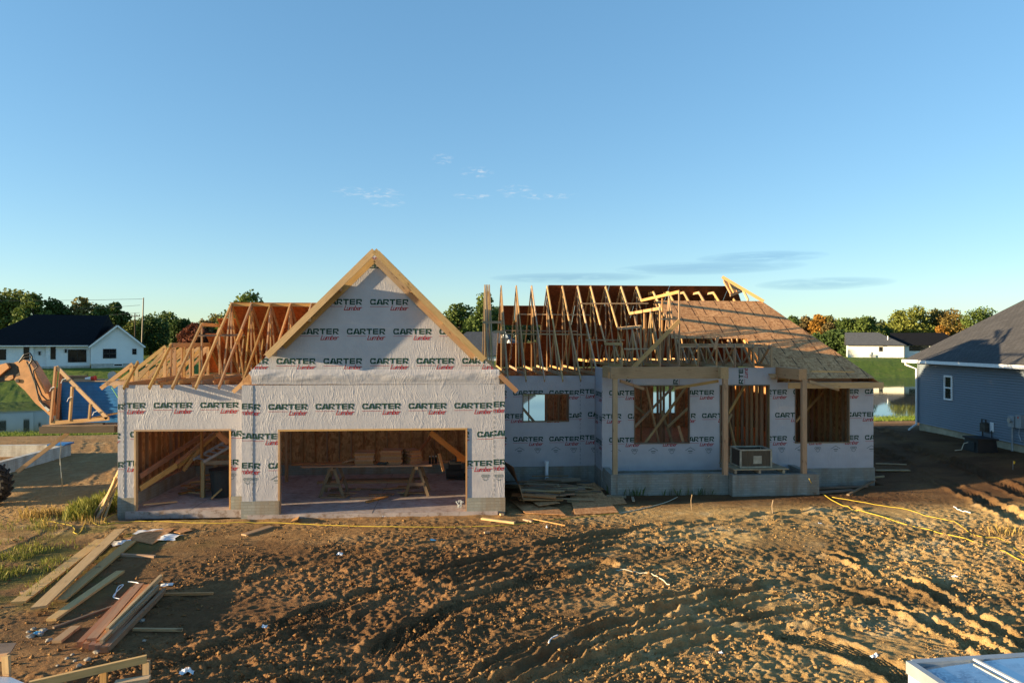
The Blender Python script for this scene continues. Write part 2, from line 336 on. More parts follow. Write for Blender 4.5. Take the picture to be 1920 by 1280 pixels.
def track_relief(X, Y):
    H = np.zeros_like(X); damp = np.zeros_like(X)
    for ti, (pts, hw, dep, lug) in enumerate(seg_tracks()):
        P = [flatG(*p) for p in pts]; Q = []
        for i in range(len(P)-1):       # smooth the path a little
            p0 = P[max(i-1, 0)]; p1 = P[i]; p2 = P[i+1]; p3 = P[min(i+2, len(P)-1)]
            for k in range(4):
                t = k/4; Q.append(tuple(.5*((2*b)+(-a+c)*t+(2*a-5*b+4*c-d)*t*t+(-a+3*b-3*c+d)*t**3) for a, b, c, d in zip(p0, p1, p2, p3)))
        Q.append(P[-1]); Q = np.array(Q)
        x0, y0 = Q.min(0)-1.2; x1, y1 = Q.max(0)+1.2
        m = (X > x0) & (X < x1) & (Y > y0) & (Y < y1)
        if not m.any(): continue
        x = X[m]; y = Y[m]; best = np.full(x.shape, 9.); sd = np.zeros_like(x); ss = np.zeros_like(x); s0 = 0
        for i in range(len(Q)-1):
            d = Q[i+1]-Q[i]; L = np.hypot(*d); d = d/L; rx = x-Q[i, 0]; ry = y-Q[i, 1]; t = np.clip(rx*d[0]+ry*d[1], 0, L)
            ex = rx-t*d[0]; ey = ry-t*d[1]; dist = np.hypot(ex, ey); b = dist < best
            best = np.where(b, dist, best); sd = np.where(b, ex*-d[1]+ey*d[0], sd); ss = np.where(b, s0+t, ss); s0 += L
        wob = (fbm(x, y, .5, 70+ti, 3)-.5)*.26; q = (best+wob)/hw
        broken = sstep(.22, .42, fbm(x, y, 1.6, 80+ti, 2))            # imprints come and go
        ins = 1-sstep(.8, 1.12, q)
        dep = dep*.55; rut = -dep*ins; berm = dep*1.15*np.exp(-((q-1.38)/.3)**2)*np.clip(fbm(x, y, .3, 90+ti, 3, .6)*2.6-.55, 0, 1.5)
        ph = np.abs(sd)*3.1 + np.where(sd > 0, ss, ss+.085); lw = np.clip(np.sin(ph*2*np.pi/.20)*2.4, -1, 1)
        lg = lug*(lw*.5)*ins*sstep(.04, .16, np.abs(sd)/hw+.05)
        H[m] += (rut+berm)*(.35+.65*broken)+lg*broken; damp[m] = np.maximum(damp[m], ins*broken)
    return H, damp
HOUSE_RECTS = [(-9.2, 1.05, 18.5, 23.8), (1.0, 13.45, 22.3, 31.0), (4.4, 13.45, 21.3, 23.0), (4.55, 9.6, 20.42, 22.0)]
def inside_house(X, Y, g=0.0):
    u = X*hc+Y*hs; v = -X*hs+Y*hc; m = np.zeros(np.shape(X))
    for a, b, c, d in HOUSE_RECTS:
        e = np.minimum(np.minimum(u-a, b-u), np.minimum(v-c, d-v)); m = np.maximum(m, sstep(-.12-g, .05-g, e))
    return m
def zground(X, Y, detail=True):
    X = np.asarray(X, float); Y = np.asarray(Y, float); z = zbase(X, Y)
    if not detail: return z
    yn, yf = shores(X, Y); dirt = 1-sstep(40, 46, Y-(X/np.maximum(Y, 1))*4)
    # how churned up the mud is
    px = 960+F*X/np.maximum(Y, 1); churn = .16+.9*np.exp(-((X+2.0-.25*(Y-12))/4.2)**2)*(1-sstep(14.5, 17.3, Y))
    churn = churn+.45*sstep(0, 3, X)*(1-sstep(16.0, 19.5, Y))+.35*sstep(4, 9, X)*(1-sstep(17, 21, Y)); churn = np.clip(churn, 0, 1.15)*(1-.55*sstep(-4.5, -8, X)); churn = np.maximum(churn, .12)
    th = .45; xr = X*math.cos(th)+Y*math.sin(th); yr = -X*math.sin(th)+Y*math.cos(th)
    und = (fbm(X, Y, 3.2, 11, 3)-.5)*.11*sstep(0, .5, churn)*dirt
    n1 = fbm(xr*.62, yr*1.25, .40, 21, 4, .6); rid = 1-np.abs(n1*2-1)*1.9
    n2 = fbm(X, Y, .135, 33, 3, .7); n3 = fbm(X+.1*n2, Y, .07, 41, 2, .6); n2 = .5+.5*np.sign(n2-.5)*np.abs(n2*2-1)**.8
    wr = sstep(3, 9, X-.4*(Y-13)); th2 = -.62; xs, ysr = X*math.cos(th2)+Y*math.sin(th2), -X*math.sin(th2)+Y*math.cos(th2)
    def furrow(a, b, sd): w_ = a+.0; f_ = fbm(a*.12, b+.10*vn(a, b, .8, sd+3), .11, sd, 3, .6); return 1-np.abs(f_*2-1)*1.6
    fur = furrow(xr, yr, 301)*(1-wr)+furrow(xs, ysr, 311)*wr; fmask = sstep(.36, .56, fbm(X*.8, Y, 1.7, 321, 3))
    H, damp = track_relief(X, Y)
    flat = sstep(.50, .62, fbm(X, Y*1.3, 2.4, 45, 3))
    rel = (1-.7*flat)*(churn*((np.clip(rid, 0, 1)**1.5)*.036+(n2-.5)*.062-.02)+(n3-.5)*(.024+.055*churn))+churn*fmask*(fur-.45)*.042
    near = np.maximum(Y, 4.); rel = rel*(1-sstep(26, 60, near)*.7)
    z = z+dirt*(rel*(1-.45*damp)+und)+H*dirt*(1-inside_house(X, Y, .35))
    z = z+(1-dirt)*(fbm(X, Y, .7, 51, 3)-.5)*.10*sstep(35, 44, Y)*(1-sstep(160, 220, Y))
    pad = inside_house(X, Y, .6); z = z*(1-pad*.75)+(-.10)*pad*.75+(fbm(X, Y, .4, 61, 3)-.5)*.05*pad
    z = z-.32*inside_house(X, Y)
    return z
GRID = {}
def gz(X, Y):                                   # height of the ground mesh itself
    ys, Z = GRID['ys'], GRID['Z']; j = int(min(max(np.searchsorted(ys, Y)-1, 0), len(ys)-2)); fy = min(max((Y-ys[j])/(ys[j+1]-ys[j]), 0), 1)
    def row(k): n = Z.shape[1]; f = min(max((X/(.80*ys[k]+4)+1)/2*(n-1), 0), n-1.001); i = int(f); f -= i; return Z[k, i]*(1-f)+Z[k, i+1]*f
    return float(row(j)*(1-fy)+row(j+1)*fy)
def G(px, py, dz=0.0):
    Y = (HC+.1)*F/(py-640)
    for _ in range(12): Y = .5*Y+.5*(HC-gz((px-960)/F*Y, Y))*F/(py-640)
    X = (px-960)/F*Y; return Vector((X, Y, gz(X, Y)+dz))
def make_ground():
    ys = [6.0]
    while ys[-1] < 34: ys.append(ys[-1]*1.0021+.003)
    while ys[-1] < 150: ys.append(ys[-1]*1.011)
    while ys[-1] < 5200: ys.append(ys[-1]*1.09)
    ys = np.array(ys); n = 1000; s = np.linspace(-1, 1, n); hw = .80*ys+4
    X = s[None, :]*hw[:, None]; Y = np.repeat(ys[:, None], n, 1); Z = zground(X, Y); GRID['ys'] = ys; GRID['Z'] = Z
    co = np.stack([X, Y, Z], -1).reshape(-1, 3); r = len(ys)
    i = np.arange((r-1)*n).reshape(r-1, n)[:, :-1].reshape(-1); faces = np.stack([i, i+1, i+n+1, i+n], -1)
    me = bpy.data.meshes.new('ground'); me.vertices.add(len(co)); me.vertices.foreach_set('co', co.astype(np.float32).ravel())
    me.loops.add(faces.size); me.loops.foreach_set('vertex_index', faces.astype(np.int32).ravel())
    me.polygons.add(len(faces)); me.polygons.foreach_set('loop_start', np.arange(0, faces.size, 4, dtype=np.int32)); me.polygons.foreach_set('loop_total', np.full(len(faces), 4, np.int32))
    me.polygons.foreach_set('use_smooth', np.ones(len(faces), bool)); me.update(calc_edges=True)
    x = X.ravel(); y = Y.ravel(); yn, yf = shores(x, y)
    grass = sstep(40.5, 42.5, y-(x/np.maximum(y, 1))*4+(fbm(x, y, 2.2, 91, 3)-.5)*3)
    dry = np.clip(sstep(-2, 6, x-.3*(y-13))*.75+.25*sstep(13, 18, y)+sstep(-5, -9, x)*.22, 0, 1); dry = dry*(.55+.9*(fbm(x, y, 1.3, 95, 4)))*(1-.75*sstep(18.3, 20.5, y)*sstep(0, 3, x))*(1-.45*sstep(20, 23, y))  # dryness, cut back where the house's shade is painted into the soil tone
    mudwet_shade = np.maximum(sstep(.45, .6, fbm(x*.7, y*1.4, 2.0, 97, 3))*(1-sstep(16, 19, y)), 1.9*sstep(18.6, 20.2, y)*sstep(-.5, 1.5, x)*(1-sstep(36, 40, y))*(.55+.7*fbm(x, y*1.6, 1.4, 103, 4)))  # wet mud patches, and the house's shade painted in right of the garage
    weeds = sstep(.50, .62, fbm(x, y, .9, 99, 4))*np.exp(-((x+9.6)/2.0)**2)*sstep(10.5, 12.5, y)*(1-sstep(19, 22, y))*(x < -6.5)
    a = me.attributes.new('zones', 'FLOAT_COLOR', 'POINT'); col = np.stack([grass, np.clip(dry, 0, 1), np.clip(weeds, 0, 1), np.clip(mudwet_shade, 0, 2)], -1).astype(np.float32); a.data.foreach_set('color', col.ravel())
    T = material('ground_soil', .95, .12); at = T.new('ShaderNodeAttribute', attribute_name='zones'); sc = T.new('ShaderNodeSeparateColor', {0: at.outputs['Color']})
    n1 = T.noise(T.co, 5.5, 5, .65); n2 = T.noise(T.co, 26, 5, .75); n3 = T.noise(T.co, .5, 3)
    dark = T.mix(T.rng(n1, .3, .7), (.165, .078, .033), (.295, .155, .066)); lite = T.mix(T.rng(n1, .3, .7), (.42, .255, .095), (.61, .415, .18))
    soil = T.mix(sc.outputs[1], dark, lite); soil = T.mix(T.math('MULTIPLY', T.rng(n2, .45, .75), .45), soil, T.mix(.5, soil, (.50, .38, .22)))
    soil = T.mix(T.math('MULTIPLY', T.rng(T.noise(T.co, 1.1, 4, .6), .54, .66), T.math('MULTIPLY', sc.outputs[1], .75)), soil, (.60, .46, .26))
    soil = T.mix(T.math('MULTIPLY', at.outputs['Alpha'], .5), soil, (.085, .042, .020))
    g1 = T.noise(T.co, 1.7, 5, .7); g2 = T.noise(T.mapping(T.co, (9, 3, 9)), 1.0, 4, .7)
    gr = T.mix(T.rng(g1, .32, .68), (.050, .095, .014), (.135, .185, .026)); gr = T.mix(T.math('MULTIPLY', T.rng(g2, .5, .72), .6), gr, (.20, .22, .05)); gr = T.mix(T.math('MULTIPLY', T.rng(n3, .55, .7), .35), gr, (.22, .17, .06))
    col = T.mix(T.math('MULTIPLY', sc.outputs[2], .7), soil, (.13, .13, .03)); col = T.mix(sc.outputs[0], col, gr)
    setc(T, col); bump(T, T.math('ADD', T.math('ADD', n2, T.math('MULTIPLY', T.noise(T.co, 70, 3, .7), .4)), T.math('MULTIPLY', n1, .6)), .9, .055)
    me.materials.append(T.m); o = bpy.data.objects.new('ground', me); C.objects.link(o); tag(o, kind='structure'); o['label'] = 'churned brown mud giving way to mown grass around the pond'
make_ground()
def make_pond():
    T = material('pond_water', .035, .5); setc(T, (.022, .035, .028)); T.b.inputs['IOR'].default_value = 1.33
    bump(T, T.noise(T.mapping(T.co, (.5, 1.6, 1)), 1.0, 2), .02, .05)
    o = mesh_obj('pond', [(-150, 40, WATER), (170, 40, WATER), (170, 150, WATER), (-150, 150, WATER)], [(0, 1, 2, 3)], T.m); tag(o, 'still pond mirroring the houses and sky', kind='structure')
make_pond()

# ------------------------------------------------------------------ grass and clods (nobody could count them)
def leafmat(name, c1, c2, rough=.7, tr=.25):
    T = material(name, rough, .2); at = T.new('ShaderNodeAttribute', attribute_name='tone').outputs['Fac']
    setc(T, T.mix(at, c1, c2)); 
    d = T.new('ShaderNodeBsdfTranslucent'); T.l.new(T.mix(at, c1, c2), d.inputs[0])
    mx = T.new('ShaderNodeMixShader', {0: tr}); T.l.new(T.b.outputs[0], mx.inputs[1]); T.l.new(d.outputs[0], mx.inputs[2]); T.l.new(mx.outputs[0], T.n['Material Output'].inputs[0]); return T.m
def np_mesh(name, co, faces, tone=None, mat=None, smooth=False):
    k = faces.shape[1]; me = bpy.data.meshes.new(name); me.vertices.add(len(co)); me.vertices.foreach_set('co', np.asarray(co, np.float32).ravel())
    me.loops.add(faces.size); me.loops.foreach_set('vertex_index', faces.astype(np.int32).ravel())
    me.polygons.add(len(faces)); me.polygons.foreach_set('loop_start', np.arange(0, faces.size, k, dtype=np.int32)); me.polygons.foreach_set('loop_total', np.full(len(faces), k, np.int32))
    if smooth: me.polygons.foreach_set('use_smooth', np.ones(len(faces), bool))
    me.update(calc_edges=True)
    if tone is not None: me.attributes.new('tone', 'FLOAT', 'POINT').data.foreach_set('value', np.asarray(tone, np.float32))
    if mat: me.materials.append(mat)
    return me
rs = np.random.RandomState(5)
def blades(name, pts, hgt, wid, mat, lean=.5):
    n = len(pts); a = rs.rand(n)*2*np.pi; h = hgt*(.45+.8*rs.rand(n)); w = wid*(.6+.8*rs.rand(n)); ln = lean*h*(rs.rand(n))
    dx = np.cos(a); dy = np.sin(a); la = rs.rand(n)*2*np.pi; ex = np.cos(la)*ln; ey = np.sin(la)*ln
    b = pts; p0 = b-np.stack([dx*w, dy*w, 0*w], -1)/2; p1 = b+np.stack([dx*w, dy*w, 0*w], -1)/2
    m = b+np.stack([ex*.35, ey*.35, h*.6], -1); p2 = m+np.stack([dx*w, dy*w, 0*w], -1)*.4; p3 = b+np.stack([ex, ey, h], -1)
    co = np.stack([p0, p1, p2, p3], 1).reshape(-1, 3); i = np.arange(n)*4; f = np.concatenate([np.stack([i, i+1, i+2], -1), np.stack([i, i+2, i+3], -1)])
    t = np.repeat(rs.rand(n), 4); return np_mesh(name, co, f, t, mat)
M['weed'] = leafmat('weed_blades', (.10, .13, .020), (.30, .27, .055)); M['lawn'] = leafmat('lawn_blades', (.060, .12, .015), (.19, .23, .035)); M['straw'] = leafmat('dry_grass', (.26, .17, .05), (.42, .29, .09))
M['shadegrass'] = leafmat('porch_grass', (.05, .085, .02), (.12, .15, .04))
def scatter(cx, cy, rx, ry, n, clump=0.5):
    p = rs.normal(size=(n, 2))*.5; r = np.hypot(p[:, 0], p[:, 1]); p = p[r < 1.3]
    x = cx+p[:, 0]*rx; y = cy+p[:, 1]*ry
    k = fbm(x, y, .5, 131, 2) > clump*.9; x = x[k]; y = y[k]
    return np.stack([x, y, zground(x, y)-.01], -1)
def grass_patch(label, spots, hgt, wid, mat, kind='stuff'):
    me = blades('grass', np.concatenate([scatter(*s) for s in spots]), hgt, wid, mat); o = link('grass', me); tag(o, label, 'grass', kind=kind); return o
def sp(px, py, rx, ry, n, c=.5): g = flatG(px, py); return (g[0], g[1], rx, ry, n, c)
grass_patch('tall green weeds beside the garage corner', [sp(178, 960, .55, .5, 1500, .2), sp(205, 945, .3, .6, 500, .2), sp(150, 972, .4, .3, 350, .2)], .36, .018, M['weed'])
grass_patch('low yellowing weeds on the mud at the left edge', [sp(10, 1075, 1.1, 1.4, 2600, .52), sp(45, 1035, 1.4, 1.1, 1500, .56), sp(0, 1130, .8, .7, 500, .55), sp(95, 985, 1.2, .8, 900, .55)], .13, .011, M['weed'])
grass_patch('straw coloured dry grass beside the yellow hose', [sp(85, 968, .7, .4, 420, .4), sp(135, 985, .7, .4, 260, .45), sp(1890, 1000, .5, .4, 70, .3)], .24, .012, M['straw'])
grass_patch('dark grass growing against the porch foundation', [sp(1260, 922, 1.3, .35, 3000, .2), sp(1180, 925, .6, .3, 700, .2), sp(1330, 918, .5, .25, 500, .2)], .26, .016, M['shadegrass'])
def lawn():
    n = 150000; a = rs.uniform(-.8, .75, n); y = rs.uniform(40.5, 62, n); x = a*y; yn, yf = shores(x, y)
    k = (y < yn-.1) & (y-(x/y)*4+(fbm(x, y, 2.2, 91, 3)-.5)*3 > 41.2); x = x[k]; y = y[k]; pts = np.stack([x, y, zground(x, y)-.01], -1)
    o = link('lawn_grass', blades('lawn_grass', pts, .13, .05, M['lawn'])); tag(o, 'short green lawn grass along the near bank of the pond', 'grass', kind='stuff')
lawn()
def clods():
    base = np.array([(1, 0, 0), (-1, 0, 0), (0, 1, 0), (0, -1, 0), (0, 0, 1), (0, 0, -1)], float)
    fc = np.array([(0, 2, 4), (2, 1, 4), (1, 3, 4), (3, 0, 4), (2, 0, 5), (1, 2, 5), (3, 1, 5), (0, 3, 5)]); n = 48000
    y = 8.2+9.5*rs.rand(n)**1.45; x = (rs.rand(n)*1.62-.80)*y; cl = fbm(x, y, .9, 141, 4, .6)
    k = (cl > .43+.12*rs.rand(n)) & (inside_house(x, y, .3) < .01) & ((x > -6.5) | (rs.rand(n) < .25)); x = x[k]; y = y[k]; n = len(x)
    r = .008+.034*rs.rand(n)**4; z = zground(x, y)+r*.2
    a = rs.rand(n)*6.28; d = base[None]*(.45+.9*rs.rand(n, 6, 1))+.25*rs.normal(size=(n, 6, 3)); ca, sa = np.cos(a)[:, None], np.sin(a)[:, None]
    d = np.stack([d[..., 0]*ca-d[..., 1]*sa, d[..., 0]*sa+d[..., 1]*ca, d[..., 2]*.8], -1)
    co = d*r[:, None, None]+np.stack([x, y, z], -1)[:, None, :]; f = (fc[None]+np.arange(n)[:, None, None]*6).reshape(-1, 3)
    T = material('soil_crumbs', .95, .1); at = T.new('ShaderNodeAttribute', attribute_name='tone').outputs['Fac']; setc(T, T.mix(at, (.13, .062, .026), (.39, .245, .102)))
    dry = np.clip(sstep(-2, 6, x-.3*(y-13))*.6+.5*rs.rand(n)**1.5, 0, 1)
    o = link('mud_clods', np_mesh('mud_clods', co.reshape(-1, 3), f, np.repeat(dry, 6), T.m)); tag(o, 'loose clods and crumbs of dried mud strewn over the ruts', 'soil', kind='stuff')
clods()

# ================================================================== trees
TREE_N = [0]
def tree(label, px, ytop, wpx, D, c1, c2, zb=None, leaf=.5, n=5200, fill=1.0, low=.04, group='trees beyond the pond'):
    TREE_N[0] += 1; r = np.random.RandomState(100+TREE_N[0]); X = (px-960)/F*D; zb = float(zbase(np.array([X]), np.array([float(D)]))[0]) if zb is None else zb
    H = HC+(640-ytop)/F*D-zb; w = wpx*1.32/F*D
    t = thing('tree', label, 'tree', (X, D, zb), r.rand()*6, group)
    nb = 17; cen = []; rad = []
    for i in range(nb):
        a = r.rand()*6.28; k = math.sqrt(r.rand())*.36*w; zz = H*(low+.1+(.80-low)*((i+.5)/nb)); rr = w*(.10+.19*r.rand())*(1.0 if zz < H*.75 else .72)
        shrink = 1.0-.65*max(0, (zz/H-.55)/.45); cen.append((math.cos(a)*k*shrink, math.sin(a)*k*shrink, min(zz, H-rr*.9))); rad.append(rr)
    cen.append((0, 0, H-w*.16)); rad.append(w*.17); cen = np.array(cen); rad = np.array(rad)
    m = int(n*fill); idx = r.choice(len(rad), m, p=rad**2/np.sum(rad**2)); d = r.normal(size=(m, 3)); d /= np.linalg.norm(d, axis=1)[:, None]
    q = .5+.62*r.rand(m)**.7; lump = .72+.56*vn(d[:, 0]*3+idx*7, d[:, 1]*3+d[:, 2]*2, 1.0, TREE_N[0])
    P = cen[idx]+d*(rad[idx]*q*lump)[:, None]*np.array([1, 1, .88]); P = P[P[:, 2] > H*low*.8]; m = len(P)
    a = r.normal(size=(m, 3)); a /= np.linalg.norm(a, axis=1)[:, None]; b = np.cross(a, r.normal(size=(m, 3))); b /= np.linalg.norm(b, axis=1)[:, None]
    s = leaf*(.45+.75*r.rand(m))[:, None]; co = np.stack([P-a*s*.5-b*s*.3, P+a*s*.15-b*s*.5, P+a*s*.55+b*s*.2, P-a*s*.1+b*s*.5], 1).reshape(-1, 3)
    f = np.arange(m*4).reshape(-1, 4); tone = np.repeat(np.clip(.5*r.rand(m)+.5*vn(P[:, 0]*1.0, P[:, 2]+P[:, 1], w*.22, 7), 0, 1), 4)
    key = ('leaf', c1, c2); mt = M.get(key) or M.setdefault(key, leafmat('foliage', c1, c2, .75, .2))
    link('crown', np_mesh('crown', co, f, tone, mt), t)
    mb = MB(); tr = max(.12, w*.028); mb.tube([(0, 0, -.3), (0.02*w, 0, H*.2), (-.01*w, .01*w, H*.45), (0, 0, H*.8)], [tr*1.25, tr, tr*.75, tr*.2], 7)
    for i in range(7):
        c = cen[i % len(cen)]; h0 = H*(.22+.07*i); mb.tube([(0, 0, h0), tuple(Vector((c[0], c[1], c[2]))*.55+Vector((0, 0, h0*.45))), tuple(c)], [tr*.5, tr*.32, tr*.08], 5)
    mb.build('trunk', M['bark'], t); return t
M['bark'] = plain('bark', (.085, .065, .05), .9, .1, var=.35, scale=3)
GD, GM, GY, GO = ((.032, .062, .018), (.085, .125, .030)), ((.052, .090, .020), (.135, .175, .040)), ((.085, .115, .020), (.23, .235, .05)), ((.095, .10, .028), (.22, .19, .055))
OR, BR, RD = ((.22, .11, .018), (.40, .21, .04)), ((.10, .075, .032), (.20, .15, .055)), ((.11, .035, .022), (.22, .075, .04))
def trees():
    L = 'trees behind the white house'
    for lab, px, yt, w, D, c in [
        ('broad yellow green tree behind the hipped end of the white house', 12, 541, 100, 122, GY), ('tall dark green tree rising above the black roof ridge', 62, 549, 62, 118, GM),
        ('rounded dark tree above the middle of the black roof', 98, 560, 66, 124, GD), ('olive brown domed tree behind the black roof', 152, 557, 66, 128, GO),
        ('green tree between the olive tree and the dark tree by the white gable', 190, 571, 54, 122, GM), ('dark green tree just above the white gable', 216, 567, 40, 120, GD),
        ('leaning green tree beyond the far end of the black roof', -40, 548, 90, 120, GM)]: tree(lab, px, yt, w, D, *c, group=L)
    L2 = 'trees between the white house and the framed garage'
    for lab, px, yt, w, D, c in [
        ('yellow green tree beside the utility poles', 247, 601, 46, 150, GY), ('large dark green tree behind the utility poles', 284, 592, 74, 155, GD), ('pale green domed tree behind the open rafters', 314, 585, 60, 165, GM),
        ('small dark green tree beside the red tree', 347, 598, 48, 150, GD), ('dark red autumn tree behind the open rafters', 366, 607, 46, 146, RD), ('brown green tree touching the loose roof panels', 392, 600, 50, 150, BR), ('olive tree behind the roof panels of the small garage', 414, 588, 56, 158, GO),
        ('green crown showing above the ridge of the small garage roof', 472, 546, 84, 120, GM), ('green tree behind the garage roof ridge', 540, 585, 60, 150, GD)]: tree(lab, px, yt, w, D, *c, group=L2)
    L3 = 'trees beside the tall gable'
    for lab, px, yt, w, D, c in [
        ('round green tree to the right of the tall gable', 862, 567, 58, 140, GM), ('yellow green bush below the round green tree', 838, 598, 40, 132, GY), ('tall green tree behind the bundled roof trusses', 908, 549, 54, 130, GM), ('dark tree behind the bundled roof trusses', 935, 575, 44, 136, GD), ('low dark tree behind the tall gable', 800, 590, 60, 150, GD)]: tree(lab, px, yt, w, D, *c, group=L3)
    L4 = 'trees beyond the sheathed roof'
    for lab, px, yt, w, D, c in [
        ('dark green tree peeping over the sheathed hip', 1486, 592, 34, 190, GD), ('bare brownish tree beside the orange tree', 1512, 592, 34, 188, BR), ('bright orange autumn tree', 1534, 589, 32, 186, OR), ('grey green wispy tree right of the orange tree', 1556, 591, 26, 192, GO),
        ('rust brown tree below the wispy tree', 1556, 606, 44, 182, BR), ('green tree left of the cream house roof', 1592, 597, 48, 180, GM), ('full green tree above the cream house', 1622, 592, 46, 178, GM), ('dark green tree mass beside the end of the cream house', 1566, 618, 62, 165, GD), ('second dark green tree beside the end of the cream house', 1530, 624, 52, 165, GD), ('low dark shrub next to the cream wall', 1590, 628, 34, 160, GD)]: tree(lab, px, yt, w, D, *c, group=L4)
    L5 = 'trees behind the cream house'
    for lab, px, yt, w, D, c in [
        ('yellow green tree at the left above the cream house roof', 1684, 581, 50, 190, GY), ('tallest yellow green tree above the cream house', 1718, 573, 62, 188, GY), ('brown tinged tree right of the tallest one', 1750, 578, 52, 192, GO), ('orange brown round tree beside the grey roof', 1786, 577, 52, 186, ((.10, .078, .022), (.23, .16, .045))), ('flat topped green tree above the shingled slope', 1838, 576, 66, 180, GM), ('dark green tree beneath the flat topped tree', 1800, 600, 50, 186, GD), ('small golden tree over the dark roof ridge', 1768, 611, 30, 175, OR), ('dark green low tree behind the cream house roof', 1648, 612, 40, 185, GD)]: tree(lab, px, yt, w, D, *c, group=L5)
    # far-off wood on the horizon
    n = 26000; a = rs.uniform(-.95, .95, n); y = rs.uniform(330, 380, n); x = a*y; top = 6+9*fbm(x, y*.2, 26, 201, 3)+3*vn(x, y, 7, 207); z = 1.3+top*rs.rand(n)**.55
    P = np.stack([x, y, z], -1); s = 1.5*(.5+.7*rs.rand(n))[:, None]; A = rs.normal(size=(n, 3)); A /= np.linalg.norm(A, axis=1)[:, None]; B = np.cross(A, rs.normal(size=(n, 3))); B /= np.linalg.norm(B, axis=1)[:, None]
    co = np.stack([P-A*s-B*s*.6, P+A*s*.3-B*s, P+A*s+B*s*.4, P-A*s*.2+B*s], 1).reshape(-1, 3)
    o = link('far_wood', np_mesh('far_wood', co, np.arange(n*4).reshape(-1, 4), np.repeat(rs.rand(n)*.5+.5*vn(x, y*0+z, 14, 209), 4), leafmat('far_foliage', (.035, .055, .022), (.12, .12, .045), .8, .2))); tag(o, 'far off wood along the horizon', 'wood', kind='stuff')
trees()
# ================================================================== the framed house
U0, V0 = -5.81, 18.37
HOUSE = thing('framed_house', 'half framed house with white printed wrap, open trusses and tall front gable', 'house', h2w(U0, V0, 0), HA)
def q(p): return Vector((p[0]-U0, p[1]-V0, p[2]))
def hbeam(name, p0, p1, w=.038, h=.09, mat=None, parent=None, up=None): return beam(name, q(p0), q(p1), w, h, mat or M['wood'], parent or HOUSE, up)
def hbox(name, a, b, mat, parent=None): return box(name, q(a), q(b), mat, parent or HOUSE)
# ---- printed wrap
def strip(pts, t):                                     # mitred stroke -> quads
    P = [Vector((a, b)) for a, b in pts]; Lf = []; Rt = []
    for i, p in enumerate(P):
        d0 = (P[i]-P[i-1]).normalized() if i else None; d1 = (P[i+1]-P[i]).normalized() if i < len(P)-1 else None
        if d0 is None: n = Vector((-d1.y, d1.x)); k = 1
        elif d1 is None: n = Vector((-d0.y, d0.x)); k = 1
        else:
            n0 = Vector((-d0.y, d0.x)); n1 = Vector((-d1.y, d1.x)); n = (n0+n1).normalized(); k = 1/max(.5, n.dot(n0))
        Lf.append(p+n*t/2*k); Rt.append(p-n*t/2*k)
    return [[tuple(Rt[i]), tuple(Rt[i+1]), tuple(Lf[i+1]), tuple(Lf[i])] for i in range(len(P)-1)]
def glyphs():
    h, w, t = .150, .150, .034; a = t/2; S = {}
    S['C'] = strip([(w, h-a), (.035, h-a), (a, h-.05), (a, .05), (.035, a), (w, a)], t)+[[(w-.046, h-t-.022), (w, h-t-.022), (w, h-t), (w-.046, h-t)], [(w-.046, t), (w, t), (w, t+.022), (w-.046, t+.022)]]
    S['A'] = [[(-.01, 0), (.045, 0), (.092, h), (.048, h)], [(.115, 0), (.172, 0), (.118, h), (.0925, h)], [(.055, .026), (.107, .026), (.101, .054), (.062, .054)]]
    S['R'] = [[(0, 0), (.038, 0), (.038, h), (0, h)], [(.0385, h-.036), (.12, h-.036), (.135, h), (.0385, h)], [(.112, h-.0365), (.112, .072), (w, .082), (w, h-.02), (.1355, h-.0005), (.1205, h-.0365)], [(.0385, .045), (.112, .045), (.108, .0715), (.0385, .0715)], [(.070, .0445), (.103, 0), (w+.008, 0), (.115, .0445)]]
    S['T'] = [[(0, h-.037), (w, h-.037), (w, h), (0, h)], [(w/2-.02, 0), (w/2+.02, 0), (w/2+.02, h-.0375), (w/2-.02, h-.0375)]]
    S['E'] = [[(0, 0), (.038, 0), (.038, h), (0, h)]]+[[(.0385, y), (w-.006, y), (w-.006, y+.034), (.0385, y+.034)] for y in (0, h/2-.017, h-.034)]
    green = []; x = 0
    for ch in 'CARTER':
        green += [[(px+x, py) for px, py in poly] for poly in S[ch]]; x += .171
    red = strip([(0, -.050), (.50, -.050)], .010)
    cu = bpy.data.curves.new('script', 'FONT'); cu.body = 'Lumber'; cu.size = .205; cu.shear = .38; cu.space_character = .80; cu.resolution_u = 2; cu.offset = .0012
    tmp = bpy.data.objects.new('script', cu); C.objects.link(tmp); me = tmp.to_mesh()
    mx = max(v.co.x for v in me.vertices); k = .50/mx
    red += [[(.515+me.vertices[i].co.x*k, -.150+me.vertices[i].co.y*.92) for i in p.vertices] for p in me.polygons]
    red = [p if sum(p[i][0]*p[(i+1) % len(p)][1]-p[(i+1) % len(p)][0]*p[i][1] for i in range(len(p))) > 0 else p[::-1] for p in red]
    tmp.to_mesh_clear(); bpy.data.objects.remove(tmp); bpy.data.curves.remove(cu)
    house_ic = strip([(-.16, 0), (0, .095), (.16, 0)], .016)+[[(-.075, -.035), (.075, -.035), (.075, -.005), (-.075, -.005)], [(-.05, -.085), (.05, -.085), (.05, -.07), (-.05, -.07)]]
    shield = strip([(-.11, .03), (-.08, .06), (.08, .06), (.11, .03), (.08, -.005), (-.08, -.005), (-.11, .03)], .013)+strip([(-.06, -.02), (-.06, -.06), (0, -.10), (.06, -.06), (.06, -.02)], .012)+[[(-.06, .02), (.06, .02), (.06, .04), (-.06, .04)]]
    return green, red, house_ic, shield
GREEN, RED, ICON, SHIELD = glyphs()
